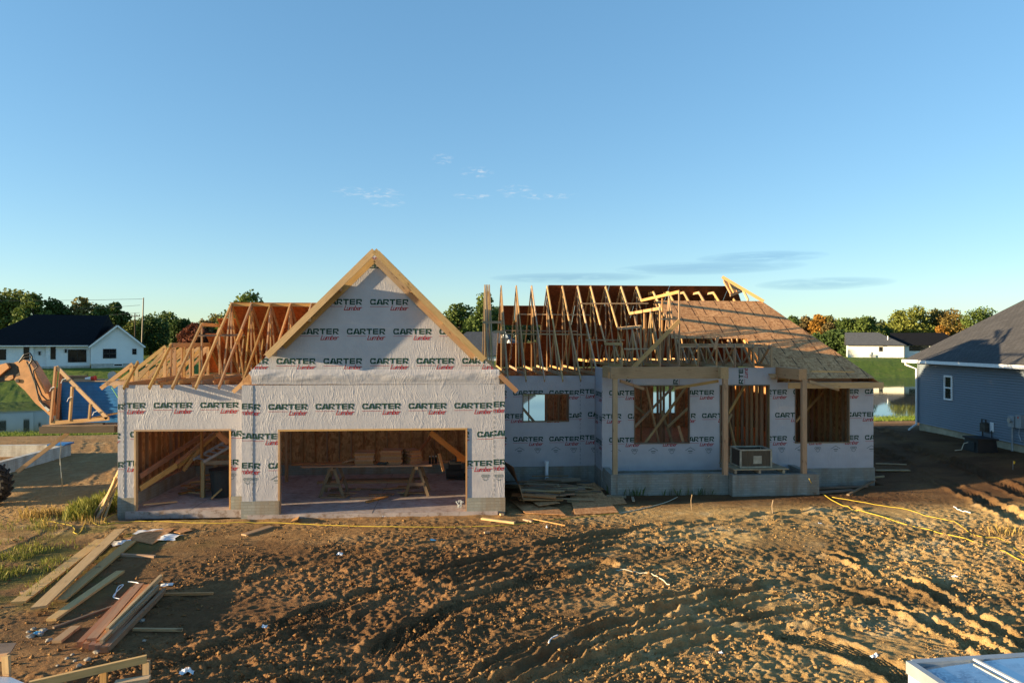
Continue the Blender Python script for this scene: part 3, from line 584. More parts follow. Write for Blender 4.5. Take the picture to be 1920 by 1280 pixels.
def clip(poly, conv):
    for i in range(len(conv)):
        if not poly: return []
        ax, ay = conv[i]; bx, by = conv[(i+1) % len(conv)]; out = []
        def sd(p): return (bx-ax)*(p[1]-ay)-(by-ay)*(p[0]-ax)
        for j in range(len(poly)):
            p = poly[j]; r = poly[(j+1) % len(poly)]; sp_, sr = sd(p), sd(r)
            if sp_ >= 0: out.append(p)
            if sp_*sr < 0: t = sp_/(sp_-sr); out.append((p[0]+t*(r[0]-p[0]), p[1]+t*(r[1]-p[1])))
        poly = out
    return poly if len(poly) > 2 else []
def emblem(name, polys_by_mat, cells, parent, y=-.004):
    mb = MB(); k = 0
    for mi, polys in polys_by_mat:
        for poly in polys:
            for c in cells:
                r = clip(poly, c)
                if r: mb.add([(x, y-.0003*mi, z) for x, z in r], [tuple(range(len(r)))], mi)
    if mb.v: return mb.build(name, [M['print_green'], M['print_red'], M['print_grey']], parent)
def xf(polys, x, z, s=1.0, rot=0): 
    c, s_ = math.cos(rot)*s, math.sin(rot)*s; return [[(x+px*c-py*s_, z+px*s_+py*c) for px, py in p] for p in polys]
SP = 1.22
def prints(wrap, cells, x0, x1, phase, rows=(2.83, 2.055, 1.28), em=.91, z_off=0.0, rot=0):
    for k, z in enumerate(rows):
        ph = phase+(SP/2 if k % 2 else 0); n0 = math.floor((x0-ph)/SP)-1; n1 = math.ceil((x1-ph)/SP)+1
        for n in range(n0, n1):
            x = ph+n*SP; emblem('printed_lettering', [(0, xf(GREEN, x, z-.075+z_off, 1, rot)), (1, xf(RED, x, z-.075+z_off, 1, rot))], cells, wrap)
    if em:
        for n in range(math.floor((x0-phase)/SP)-1, math.ceil((x1-phase)/SP)+1):
            emblem('printed_mark', [(2, xf(ICON, phase+n*SP+.22, em))], cells, wrap); emblem('printed_mark', [(2, xf(SHIELD, phase+n*SP+.83, em))], cells, wrap)
def sheet(name, x0, x1, z0, z1, holes, thick, mat, parent, Mx):
    """wall sheet with openings, welded, outer face on y=0; returns object and its solid cells"""
    xs = sorted({x0, x1, *[min(max(h[k], x0), x1) for h in holes for k in (0, 1)]}); zs = sorted({z0, z1, *[min(max(h[k], z0), z1) for h in holes for k in (2, 3)]})
    nx, nz = len(xs), len(zs); solid = {}
    for i in range(nx-1):
        for j in range(nz-1):
            cx, cz = (xs[i]+xs[i+1])/2, (zs[j]+zs[j+1])/2
            if not any(h[0] < cx < h[1] and h[2] < cz < h[3] for h in holes): solid[(i, j)] = 1
    vs = []; idx = {}
    def vid(i, j, s):
        if (i, j, s) not in idx: idx[(i, j, s)] = len(vs); vs.append((xs[i], thick*s, zs[j]))
        return idx[(i, j, s)]
    fs = []; cells = []
    for (i, j) in solid:
        fs.append((vid(i, j, 0), vid(i+1, j, 0), vid(i+1, j+1, 0), vid(i, j+1, 0))); fs.append((vid(i, j, 1), vid(i, j+1, 1), vid(i+1, j+1, 1), vid(i+1, j, 1)))
        cells.append([(xs[i], zs[j]), (xs[i+1], zs[j]), (xs[i+1], zs[j+1]), (xs[i], zs[j+1])])
        for di, dj, a, b in ((-1, 0, (i, j+1), (i, j)), (1, 0, (i+1, j), (i+1, j+1)), (0, -1, (i, j), (i+1, j)), (0, 1, (i+1, j+1), (i, j+1))):
            if (i+di, j+dj) not in solid: fs.append((vid(*a, 0), vid(*a, 1), vid(*b, 1), vid(*b, 0)))
    return mesh_obj(name, vs, fs, mat, parent, Mx), cells
def mfront(u, v): return Matrix.Translation(q((u, v, 0)))
def mleft(u, v): return Matrix.Translation(q((u, v, 0))) @ Matrix.Rotation(-math.pi/2, 4, 'Z')     # faces -u, local x runs towards the street
def mright(u, v): return Matrix.Translation(q((u, v, 0))) @ Matrix.Rotation(math.pi/2, 4, 'Z')     # faces +u, local x runs away from the street
def mback(u, v): return Matrix.Translation(q((u, v, 0))) @ Matrix.Rotation(math.pi, 4, 'Z')
def wall_front(u0, u1, z0, z1, v, holes, phase, studs=True, **kw):
    H = [(a-u0, b-u0, c, d) for a, b, c, d in holes]
    w, cells = sheet('house_wrap', 0, u1-u0, z0, z1, H, .012, M['wrap'], HOUSE, mfront(u0, v))
    sheet('wall_sheathing', 0.004, u1-u0-.004, z0+.004, z1-.004, [(a-.003, b+.003, c-.003, d+.003) for a, b, c, d in H], .012, M['osb_plain'], HOUSE, mfront(u0, v+.0135))
    if phase is not None: prints(w, cells, 0, u1-u0, phase-u0, **kw)
    if studs:
        x = u0+.06
        while x < u1:
            hit = [h for h in holes if h[0]-.02 < x < h[1]+.02]
            if not hit: hbeam('stud', (x, v+.075, z0+.05), (x, v+.075, z1-.06), .038, .09)
            else:
                h = hit[0]
                if h[2] > z0+.3: hbeam('stud', (x, v+.075, z0+.05), (x, v+.075, h[2]-.05), .038, .09)
                if h[3] < z1-.3: hbeam('stud', (x, v+.075, h[3]+.26), (x, v+.075, z1-.06), .038, .09)
            x += .406
        hbeam('top_plate', (u0, v+.075, z1-.03), (u1, v+.075, z1-.03), .09, .05, up=(0, 0, 1)); 
    return w, cells
# foundations and slab
def found(a, b): return hbox('foundation_wall', a, b, M['block'])
found((-9.27, 18.98, -.45), (-8.82, 19.2, .358)); found((-6.33, 18.98, -.45), (-5.845, 19.2, .358)); found((-5.84, 18.345, -.45), (-4.87, 18.60, .358)); found((.06, 18.345, -.45), (1.10, 18.60, .358))
found((-9.27, 19.205, -.45), (-9.05, 23.95, .358)); found((-9.045, 23.72, -.45), (1.10, 23.95, .358)); found((.90, 18.605, -.45), (1.10, 23.715, .358)); found((-5.845, 18.605, -.45), (-5.66, 19.2, .358))
found((1.105, 22.77, -.45), (4.38, 23.0, .358)); found((4.385, 21.61, -.45), (13.50, 21.86, .40)); found((4.385, 21.865, -.45), (4.60, 23.0, .40)); found((13.28, 21.865, -.45), (13.50, 31.1, .40)); found((1.105, 30.9, -.45), (13.275, 31.1, .40))
M['sawcut'] = plain('saw_cut', (.10, .08, .07), .9)
sl = MB(); sl.box(q((-9.045, 18.93, -.2)), q((-5.662, 23.715, 0))); sl.box(q((-5.66, 18.30, -.2)), q((.895, 23.715, 0))); SLAB = sl.build('garage_slab', M['slab'], HOUSE)
for a, b in (((-2.45, 18.32, .001), (-2.438, 23.7, .003)), ((-7.4, 18.95, .001), (-7.388, 23.7, .003)), ((-5.6, 20.9, .0012), (.88, 20.912, .0032))): box('saw_joint', q(a), q(b), M['sawcut'], SLAB)
hbox('floor_deck', (1.11, 22.9, .38), (13.26, 30.88, .60), M['osb_plain']); hbox('floor_deck', (4.62, 21.75, .42), (13.26, 22.895, .60), M['osb_plain'])
# front walls
D1 = (-4.89, .08, -1, 2.23); D2 = (-8.84, -6.31, -1, 2.18)
w1, c1 = wall_front(U0, 1.07, .36, 3.40, V0, [D1], HP(503, 762, V0)[0])
w2, c2 = wall_front(-9.25, -5.83, .36, 3.38, 19.0, [D2], HP(288, 760, 19.0)[0])
w3, c3 = wall_front(1.10, 4.40, .36, 3.40, 22.8, [(1.95, 3.52, 1.85, 2.80)], HP(962, 822, 22.8)[0])
w4, c4 = wall_front(4.41, 10.2, .40, 3.70, 21.64, [(5.45, 7.28, 1.25, 3.14), (8.27, 9.94, .45, 3.14)], HP(1142, 738, 21.64)[0], rows=(2.90, 2.15, 1.39), em=1.03)
w5, c5 = wall_front(10.203, 13.47, .40, 3.22, 21.64, [(10.79, 12.65, 1.22, 3.06)], HP(1142, 738, 21.64)[0], rows=(2.90, 2.15, 1.39), em=1.03)
# overlapping strips: corner laps and the header band
def lap(u0, u1, z0, z1, v, phase, **kw):
    w, c = sheet('wrap_strip', 0, u1-u0, z0, z1, [], .006, M['wrap'], HOUSE, mfront(u0, v-.010)); prints(w, c, 0, u1-u0, phase-u0, **kw); xe = (u1-u0-.018) if u0 < -7 or u0 < 0 and u1 < 0 else .018
    emblem('seam_marks', [(2, [[(xe-.006, zz), (xe+.006, zz), (xe+.006, zz+.075), (xe-.006, zz+.075)] for zz in [z0+.05+.13*k for k in range(int((z1-z0)/.13))]])], c, w); return w
lap(U0-.012, U0+.27, .33, 3.40, V0, U0-.70, z_off=.02); lap(.78, 1.085, .34, 3.40, V0, .10, z_off=.03); lap(-9.265, -9.10, .34, 3.38, 19.0, -9.6, z_off=-.03, em=None); lap(3.88, 4.395, .38, 3.40, 22.8, 3.55, z_off=.04); lap(1.10, 1.26, .38, 3.40, 22.8, .5, z_off=-.02, em=None)
hb, hbc = sheet('wrap_strip', 0, 5.76, 3.16, 3.69, [(0.9, 1.0, 0, 0)], .006, M['wrap'], HOUSE, mfront(4.43, 21.628))
for x in (.9, 2.45, 4.62): emblem('printed_lettering', [(0, xf(GREEN, x, 2.83, 1, R(90))), (1, xf(RED, x, 2.83, 1, R(90)))], hbc, hb)
# return walls and sides
def wall_side(fn, u, v, L, z0, z1, phase=None, holes=(), dv=1):
    w, c = sheet('house_wrap', 0, L, z0, z1, list(holes), .012, M['wrap'], HOUSE, fn(u, v))
    sheet('wall_sheathing', .004, L-.004, z0+.004, z1-.004, list(holes), .012, M['osb_plain'], HOUSE, fn(u, v) @ Matrix.Translation((0, .0135, 0)))
    if phase is not None: prints(w, c, 0, L, phase)
    x = .06
    while x < L-.03:
        hit = [h for h in holes if h[0]-.02 < x < h[1]+.02]
        segs = [(z0+.05, z1-.06)] if not hit else [(z0+.05, hit[0][2]-.03), (hit[0][3]+.1, z1-.06)]
        for a, b in segs:
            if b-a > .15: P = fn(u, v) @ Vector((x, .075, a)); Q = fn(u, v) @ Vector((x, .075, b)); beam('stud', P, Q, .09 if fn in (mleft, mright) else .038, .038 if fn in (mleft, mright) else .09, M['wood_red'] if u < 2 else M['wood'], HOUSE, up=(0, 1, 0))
        x += .406
    for zz in (z0+.025, z1-.03): P = fn(u, v) @ Vector((0, .075, zz)); Q = fn(u, v) @ Vector((L, .075, zz)); beam('wall_plate', P, Q, .088, .05, M['wood_red'] if u < 2 else M['wood'], HOUSE, up=(0, 0, 1))
wall_side(mleft, -9.255, 23.8, 4.79, .36, 3.38, .3); wall_side(mleft, U0-.005, 19.0, .62, .36, 3.40); wall_side(mright, 1.075, 18.38, 5.4, .36, 3.40, .2); wall_side(mleft, 4.405, 22.79, 1.14, .40, 3.70, .15)
wall_side(mright, 13.475, 21.65, 9.4, .40, 3.22, .2); wall_side(mback, 1.07, 23.82, 10.3, .36, 3.38); wall_side(mback, 13.47, 31.05, 12.36, .40, 3.35, None, [(3.75, 4.75, 1.25, 2.55), (9.80, 10.78, .75, 2.5)])
wall_side(mleft, 1.12, 31.0, 7.1, .40, 3.38)
# door and window bucks (each jamb and head a board)
def buck(u0, u1, z0, z1, v, sill=False, mat=None, d=.14, t=.045):
    mat = mat or M['wood']; hbeam('jamb', (u0+t/2, v+d/2-.02, z0), (u0+t/2, v+d/2-.02, z1-t), t, d, mat); hbeam('jamb', (u1-t/2, v+d/2-.02, z0), (u1-t/2, v+d/2-.02, z1-t), t, d, mat)
    hbeam('head_board', (u0, v+d/2-.02, z1-t/2), (u1, v+d/2-.02, z1-t/2), d, t, mat, up=(0, 0, 1))
    if sill: hbeam('sill_board', (u0+t, v+d/2-.02, z0+t/2), (u1-t, v+d/2-.02, z0+t/2), d, t, mat, up=(0, 0, 1))
    hbeam('header_beam', (u0-.1, v+.09, z1+.14), (u1+.1, v+.09, z1+.14), .08, .24, M['wood_red'], up=(0, 0, 1))
buck(D1[0], D1[1], .005, D1[3], V0); buck(D2[0], D2[1], .005, D2[3], 19.0); buck(1.95, 3.52, 1.85, 2.80, 22.8, True, M['wood_dark'], .13, .03); buck(5.45, 7.28, 1.25, 3.14, 21.64, True, M['wood_dark'], .13, .03); buck(8.27, 9.94, .60, 3.14, 21.64, False, M['wood_dark'], .13, .03); buck(10.79, 12.65, 1.22, 3.06, 21.64, True, M['wood_dark'], .13, .03)
# the thin sill line of pale concrete at the big door
# ---- gable
def hpoly(pts, v): return [(HP(x, y, v)[0]-U0, HP(x, y, v)[2]) for x, y in pts]
def gable():
    P = hpoly([(455, 721), (455, 712), (702, 474), (946, 710), (946, 720)], V0+.013); mb = MB(); mb.prism([(x, z) for x, z in P], 0.013, .03); mb.build('gable_sheathing', M['osb_plain'], HOUSE)
    Wp = hpoly([(478, 719), (466, 699), (702, 478), (937, 701), (937, 719)], V0); mb = MB(); mb.prism(Wp, 0, .0125); g = mb.build('house_wrap', M['wrap'], HOUSE)
    cells = [list(reversed(Wp)) if sum((Wp[i][0]*Wp[(i+1) % 5][1]-Wp[(i+1) % 5][0]*Wp[i][1]) for i in range(5)) < 0 else Wp]
    prints(g, cells, 0, 6.9, HP(694, 566, V0)[0]-U0, rows=(5.60, 4.815, 4.03), em=3.66)
    x, _, z = HP(722, 500, V0); emblem('printed_lettering', [(0, xf(GREEN, x-U0+.40, z+.10, .95, math.pi)), (1, xf(RED, x-U0+.40, z+.10, .95, math.pi))], cells, g)
    # loose bottom hem of the gable wrap
    n, m = 150, 14; vs = []; fs = []
    for j in range(m):
        for i in range(n):
            s = i/(n-1); t = j/(m-1); x, _, z = HP(472+s*464-(4 if t < .9 else 0)*0, 692+t*28, V0)
            b = math.sin(math.pi*min(1, t*1.15))**.8*(.030+.020*mnoise.noise((s*7, t*1.5, 3))+.030*abs(mnoise.noise((s*16+t*5, t*4, 8)))+.012*abs(mnoise.noise((s*50-t*9, t*6, 2))))+.004
            vs.append((x-U0, -b-.004, z+.012*mnoise.noise((s*14, 0, 5))*t))
    for j in range(m-1):
        for i in range(n-1): a = j*n+i; fs.append((a, a+n, a+n+1, a+1))
    mesh_obj('wrap_hem', vs, fs, M['wrap'], HOUSE, smooth=True)
    # fly rafters, under rafters, lookouts
    vf = 17.98; A = HP(702, 470, vf)
    for lo, nm in (((500, 668), -1), ((908, 675), 1)):
        e = HP(*lo, vf); hbeam('fly_rafter', (A[0]+nm*.0, vf, A[2]), e, .040, .16, M['wood'])
        a2 = HP(702+nm*1, 487, 18.30); e2 = HP(532, 650, 18.30) if nm < 0 else HP(888, 670, 18.30); hbeam('under_rafter', a2, e2, .04, .15, M['wood'])
        e3 = HP(530, 648, 18.06) if nm < 0 else HP(893, 676, 18.06)
        hbeam('rafter_block', (A[0]+(e[0]-A[0])*.33, vf+.021, A[2]+(e[2]-A[2])*.33-.09), (A[0]+(e[0]-A[0])*.33, 18.275, A[2]+(e[2]-A[2])*.33-.09), .04, .09, M['wood']); hbeam('rafter_block', (A[0]+(e[0]-A[0])*.62, vf+.021, A[2]+(e[2]-A[2])*.62-.09), (A[0]+(e[0]-A[0])*.62, 18.275, A[2]+(e[2]-A[2])*.62-.09), .04, .09, M['wood']); hbeam('rafter_block', (A[0]+(e[0]-A[0])*.95, vf+.021, A[2]+(e[2]-A[2])*.95-.06), (A[0]+(e[0]-A[0])*.95, 18.365, A[2]+(e[2]-A[2])*.95-.06), .04, .12, M['wood'])
    return A
APX = gable()
def panels(name, fn, poly, rows, cols, mat, skip=(), th=.012, stag=True, w=2.44, gap=.006, stuff=None):
    """roof boards: fn(a, s) maps along-ridge a and up-slope s to (u, v, z); poly is the convex cover in (a, s)"""
    a0, s0 = cols[0], rows[0]
    for r in range(int(rows[1])):
        off = (w/2 if (stag and r % 2) else 0)
        for c in range(-1, int(cols[1])+1):
            if (r, c) in skip: continue
            xa = a0+c*w-off; rect = [(xa+gap, s0+r*1.22+gap), (xa+w-gap, s0+r*1.22+gap), (xa+w-gap, s0+(r+1)*1.22-gap), (xa+gap, s0+(r+1)*1.22-gap)]
            p = clip(rect, poly)
            if len(p) < 3 or abs(sum(p[i][0]*p[(i+1) % len(p)][1]-p[(i+1) % len(p)][0]*p[i][1] for i in range(len(p)))/2) < .03: continue
            ca = sum(x for x, _ in p)/len(p); cs = sum(y for _, y in p)/len(p)
            o = q(fn(ca, cs)); ex = (q(fn(ca+1, cs))-o).normalized(); ey = (q(fn(ca, cs+1))-o).normalized(); ez = ex.cross(ey)
            Mx = Matrix((ex, ey, ez)).transposed().to_4x4(); Mx.translation = o
            n = len(p); vs = [(x-ca, y-cs, 0) for x, y in p]+[(x-ca, y-cs, th) for x, y in p]
            fs = [tuple(range(n-1, -1, -1)), tuple(range(n, 2*n))]+[(i, (i+1) % n, (i+1) % n+n, i+n) for i in range(n)]
            mesh_obj(name, vs, fs, mat, HOUSE, Mx)
# gable roof, both slopes (45 degrees), ridge running back
k2 = math.sqrt(.5); zr = APX[2]+.10
panels('roof_panel', lambda a, s: (APX[0]-s*k2, a, zr-s*k2), [(17.98, 1.34), (26.0, 1.34), (25.0, 4.0), (17.98, 4.0)], (1.34, 3), (17.98, 4), M['osb'])
panels('roof_panel', lambda a, s: (APX[0]+s*k2, a, zr-s*k2), [(17.98, 1.34), (26.0, 1.34), (25.0, 4.0), (17.98, 4.0)], (1.34, 3), (17.98, 4), M['osb'])
for v in (18.45, 19.65, 20.85, 22.05, 23.25, 24.45):
    for s in (-1, 1): hbeam('rafter', (APX[0]+s*.02, v, zr-.09), (APX[0]+s*3.3, v, zr-.09-3.28), .038, .14, M['wood'])
panels('roof_panel', lambda a, s: (APX[0]-s*k2, a, zr-s*k2), [(23.95, 4.02), (25.9, 4.02), (25.9, 5.2), (23.95, 5.2)], (4.02, 1), (23.95, 1), M['osb'])  # hidden lower boards, added to keep the sun off the bottom chords
# small boards at the gable's lower right corner
hbeam('rafter_tail', HP(937, 703, 18.2), HP(969, 734, 18.2), .04, .13, M['wood_red']); hbeam('rafter_tail', HP(468, 706, 18.6), HP(437, 735, 18.6), .04, .10, M['wood'])

# ---- trusses
M['galv_dull'] = plain('truss_plate_steel', (.28, .28, .27), .5, .4, .6)
M['wood_web_shaded'] = wood('shaded_web_lumber', (.33, .19, .085), (.45, .28, .135), stain=.4)  # webs darker than the chords, their shadow put into the lumber colour
def tm(t, name, a, b, mat=None, h=.09): return beam(name, q(a), q(b), .038, h, mat or M['wood'], t)
def truss(u, prof, zb, vb0, vb1, webs, mat=None, lean=0.0):
    """prof: top-chord corner points (v, z); webs: pairs of (v, z)"""
    t = sub_empty('roof_truss', HOUSE); L = lambda p: (u+lean*(p[1]-zb)+random.uniform(-.008, .008), p[0], p[1])
    for a, b in zip(prof, prof[1:]): tm(t, 'top_chord', L(a), L(b), mat, .10)
    tm(t, 'bottom_chord', L((vb0, zb+.045)), L((vb1, zb+.045)), mat, .10)
    sg = -1 if u > 0 else 1
    for a, b in webs[:4]:
        p = L(b); box('truss_plate', q((p[0]+sg*.020-.002, b[0]-.05, b[1]-.06)), q((p[0]+sg*.020+.002, b[0]+.05, b[1]+.05)), M['galv_dull'], t)
    for a, b in webs: tm(t, 'web', L(a), L(b), mat or M['wood_web_shaded'], .068)
    return t
# main block: ridge v=26.7, z=6.71
VR, ZR, VT, ZT = 26.7, 6.71, 22.4, 3.25; SL = (ZR-ZT)/(VR-VT); VB = VR+(VR-VT)
zmain = lambda v: ZT+SL*(v-VT)
def fullwebs(v0): 
    zb = 3.45; return [((VR, zb), (VR, ZR-.06)), ((24.6, zmain(24.6)-.05), (25.3, zb)), ((25.3, zb), (26.6, ZR-.15)), ((23.6, zb), (23.6, zmain(23.6)-.05)), ((24.6, zmain(24.6)-.05), (23.65, zb))]
for u in (.80, .86, .92, .98): truss(u, [(22.5+random.uniform(0, .1), ZT+.1), (VR, ZR+.02), (VB-.1, ZT)], 3.40, 22.85, 30.5, [((VR, 3.45), (VR, ZR-.05)), ((24.6, 4.9), (25.3, 3.45))], M['wood_old'] if u < .9 else M['wood'])
for u in (1.44, 2.03, 2.64, 3.25, 3.86, 4.46): truss(u, [(VT, ZT), (VR, ZR), (VB, ZT)], 3.40, 22.75, 30.7, fullwebs(22.75))
for u, zf in ((4.98, 4.47), (5.59, 5.02), (6.21, 5.60), (6.83, 6.13)):
    vk = VT+(zf-ZT)/SL; zb = 3.72
    W_ = [((21.33, zb), (21.33, zf-.02)), ((21.38, zb+.05), (22.4, zf-.08)), ((22.4, zf-.08), (23.2, zb+.05)), ((22.4, zb+.05), (22.4, zf-.08)), ((23.2, zb), (23.2, zf-.08)), ((23.25, zb), (min(24.6, vk), min(zf-.1, 5.6))), ((VR, zb), (VR, ZR-.05)), ((25.0, zb), (26.6, ZR-.15)), ((25.0, zb), (24.5, min(zf, zmain(24.5))-.06))]
    truss(u, [(21.31, zf), (vk, zf), (VR, ZR), (VB, ZT)], zb, 21.31, 30.7, W_)
PF = .635; zfr = lambda v: 3.25+PF*(v-21.25)       # sheathed front slope
for i, u in enumerate((7.44, 8.05, 8.66, 9.27, 9.86)):
    zf, zb = 4.43, 3.72; vk = 23.1
    W_ = [((21.33, zb), (21.33, zf-.02)), ((21.38, zb+.02), (22.15, zf-.06)), ((22.25, zb+.02), (21.45, zf-.06)), ((22.25, zb), (22.25, zf-.05)), ((23.0, zb), (23.0, zf-.05)), ((22.3, zb+.02), (22.95, zf-.06)), ((24.6, zb), (24.6, zfr(24.6)-.07)), ((25.2, zb), (26.1, 6.2)), ((26.1, zb), (26.1, 6.25)), ((27.55, zb), (27.55, 6.5)), ((26.2, 6.3), (27.4, zb)), ((28.8, zmain(24.6)), (28.1, zb))]
    truss(u, [(21.31, zf), (vk, zf)], zb, 21.31, 30.7, W_)
    t = sub_empty('upper_truss', HOUSE); tm(t, 'top_chord', (u, 23.1, zfr(23.1)-.075), (u, 26.42, zfr(26.42)-.075)); tm(t, 'flat_chord', (u, 26.40, 6.47), (u, 27.65, 6.47), None, .11); tm(t, 'top_chord', (u, 27.6, 6.45), (u, VB, ZT-.12))
for u in (10.47, 11.08):
    t = sub_empty('upper_truss', HOUSE); tm(t, 'top_chord', (u, 21.4, zfr(21.4)-.06), (u, 26.0-(u-10.4)*.6, zfr(26.0-(u-10.4)*.6)-.04)); tm(t, 'bottom_chord', (u, 21.4, 3.3), (u, 30.5, 3.3)); tm(t, 'web', (u, 24.5, 3.3), (u, 24.5, zfr(24.5)-.1)); tm(t, 'web', (u, 25.6, 3.3), (u, 25.6, zfr(25.6)-.1))
# lateral braces nailed across the trusses
for a, b in (((1.4, 26.75, 4.98), (4.5, 26.75, 4.95)), ((1.3, 24.6, 4.83), (4.6, 24.6, 4.80)), ((2.2, 26.75, 5.62), (5.0, 26.75, 5.6)), ((4.4, 25.6, 5.98), (7.0, 25.6, 6.0)), ((4.3, 24.0, 4.6), (5.7, 24.0, 4.6))): hbeam('lateral_brace', a, b, .038, .05, M['wood_old'], up=(0, 0, 1))
hbeam('diagonal_brace', HP(1186, 690, 21.25), HP(1274, 601, 21.25), .04, .13, M['wood']); hbeam('diagonal_brace', HP(1340, 655, 21.22), HP(1346, 631, 21.22), .04, .09, M['wood'])
hbeam('lateral_brace', HP(1170, 654, 21.4), HP(1240, 654, 21.4), .03, .05, M['wood_old'], up=(0, 0, 1)); hbeam('lateral_brace', HP(1236, 598, 21.4), HP(1273, 598, 21.4), .03, .05, M['wood_old'], up=(0, 0, 1)); hbeam('lateral_brace', HP(1272, 650, 21.4), HP(1440, 650, 21.4), .038, .05, M['wood'], up=(0, 0, 1))
for a, b in (((905, 604), (940, 604)), ((925, 622), (947, 622))): hbeam('lateral_brace', HP(*a, 22.7), HP(*b, 22.7), .04, .08, M['wood_old'], up=(0, 0, 1))
# rear slope boards (their undersides show through the open front)
def rear(a, s): return (a, VR+.05+s*math.cos(math.atan(SL)), ZR+.06-s*math.sin(math.atan(SL)))
M['osb_shaded'] = osb('osb_shaded_underside', False, 1.0, (.14, .042, .018), (.27, .095, .042))  # shade under the rear slope is put into this OSB colour
panels('roof_panel', rear, [(3.25, 0), (10.9, 0), (12.3, 1.6), (13.6, 5.2), (1.45, 5.2), (1.45, 1.0), (3.25, .99)][:0] or [(1.45, 0), (10.9, 0), (13.9, 5.4), (1.45, 5.4)], (0, 5), (.86, 6), M['osb_shaded'], skip={(0, -1), (0, 0), (1, 0), (2, 0)} - {(1, 0)})
# front slope boards on the sheathed hip
SA = math.atan(PF); cs_, sn_ = math.cos(SA), math.sin(SA)
def front(a, s): return (a, 21.2+s*cs_, 3.25-.05*PF+s*sn_)
s_top = (25.75-21.2)/cs_; s_mid = (23.45-21.2)/cs_
uH0 = HP(1652, 714, 21.2)[0]; uH1 = HP(1428, 563, 25.75)[0]
uL1 = HP(1236, 565, 25.75)[0]; uL0 = HP(1259, 633, 23.45)[0]
hip = lambda s: uH0+(uH1-uH0)*s/s_top
panels('roof_panel', front, [(uL0, s_mid), (hip(s_mid), s_mid), (uH1, s_top), (uL1, s_top)], (s_top-3*1.22, 3), (uL0-1.0, 4), M['osb'])
uC = HP(1446, 690, 21.4)[0]
panels('roof_panel', front, [(uC, 0), (uH0, 0), (hip(s_mid), s_mid-.006), (uC+.05, s_mid-.006)], (s_mid-2*1.22, 2), (uC-.9, 2), M['osb'])
# hip end boards, seen edge on
def hipend(a, s): return (uH0+.02-s*.62, a, 3.22+s*.785*.80)
panels('roof_panel', hipend, [(21.25, 0), (31.0, 0), (27.4, 4.6), (25.9, 4.6)], (0, 4), (21.25, 4), M['osb'])
hbeam('fascia', (HP(1478, 700, 21.16)[0], 21.16, 3.14), (uH0+.05, 21.16, 3.14), .04, .19, M['wood'], up=(0, 0, 1)); hbeam('fascia', (uH0+.07, 21.2, 3.14), (uH0+.07, 31.0, 3.14), .04, .18, M['wood'], up=(0, 0, 1))
# raised hip jack at the ridge end
J0, J1 = HP(1354, 519, 26.3), HP(1432, 565, 25.6)
hbeam('hip_rafter', J0, J1, .045, .12, M['wood'])
jb = [HP(1357, 527, 26.6), HP(1364, 527, 26.9), HP(1372, 530, 27.1), HP(1380, 534, 27.2)]; je = [HP(1370, 551, 26.0), HP(1376, 549, 26.3), HP(1383, 548, 26.5), HP(1390, 546, 26.5)]
for a, b in zip(jb, je): hbeam('jack_rafter', a, b, .035, .07, M['wood'])
hbeam('jack_plate', HP(1369, 554, 25.95), HP(1394, 545, 26.4), .04, .08, M['wood_old']); hbeam('jack_rafter', HP(1393, 543, 26.1), HP(1403, 563, 25.75), .04, .09, M['wood'])
mb = MB(); mb.v = [q(p) for p in (HP(1355, 521, 26.9), HP(1394, 541, 26.7), HP(1370, 553, 26.4), HP(1358, 530, 26.8))]; mb.v += [v+Vector((0, .015, .012)) for v in mb.v]; mb.f = [(0, 1, 2, 3), (7, 6, 5, 4), (0, 4, 5, 1), (1, 5, 6, 2), (2, 6, 7, 3), (3, 7, 4, 0)]; mb.mi = [0]*6; mb.build('hip_panel', M['osb_plain'], HOUSE)

# ---- small garage roof
LZ, LV, LT, LSL = 3.31, 18.6, 3.31, .85; zl = lambda v: LZ+LSL*(v-LV); LVR, LZR = 21.4, 3.31+.85*2.8
def ltruss(u, prof, webs): return truss(u, prof, 3.40, 19.02, 23.8, webs, M['wood'])
vb = 2*LVR-LV
for u in (-7.10, -6.50, -5.92, -5.32, -4.7): ltruss(u, [(LV, LZ), (LVR, LZR), (vb, LZ)], [((LVR, 3.45), (LVR, LZR-.06)), ((20.2, zl(20.2)-.05), (20.7, 3.45)), ((20.7, 3.45), (21.35, LZR-.15)), ((22.6, zl(20.2)-.05), (22.1, 3.45)), ((22.1, 3.45), (21.45, LZR-.15))])
ltruss(-8.29, [(LV, LZ), (19.95, zl(19.95)), (22.85, zl(19.95)), (vb, LZ)], [((v, 3.45), (v, zl(19.95)-.04)) for v in (19.97, 20.7, 21.4, 22.1, 22.83)]); ltruss(-8.25, [(19.97, zl(19.95)-.03), (22.85, zl(19.95)-.03)], [])
ltruss(-7.70, [(LV, LZ), (20.65, zl(20.65)), (22.15, zl(20.65)), (vb, LZ)], [((20.67, 3.45), (20.67, zl(20.65)-.05)), ((22.13, 3.45), (22.13, zl(20.65)-.05)), ((20.7, 3.5), (22.1, zl(20.65)-.1)), ((19.8, 3.45), (19.8, zl(19.8)-.05))])
t = sub_empty('roof_truss', HOUSE); tm(t, 'top_chord', (-8.93, LV, LZ), (-8.93, 19.4, zl(19.4)))
ut = HP(189, 727, 19.15)[0]
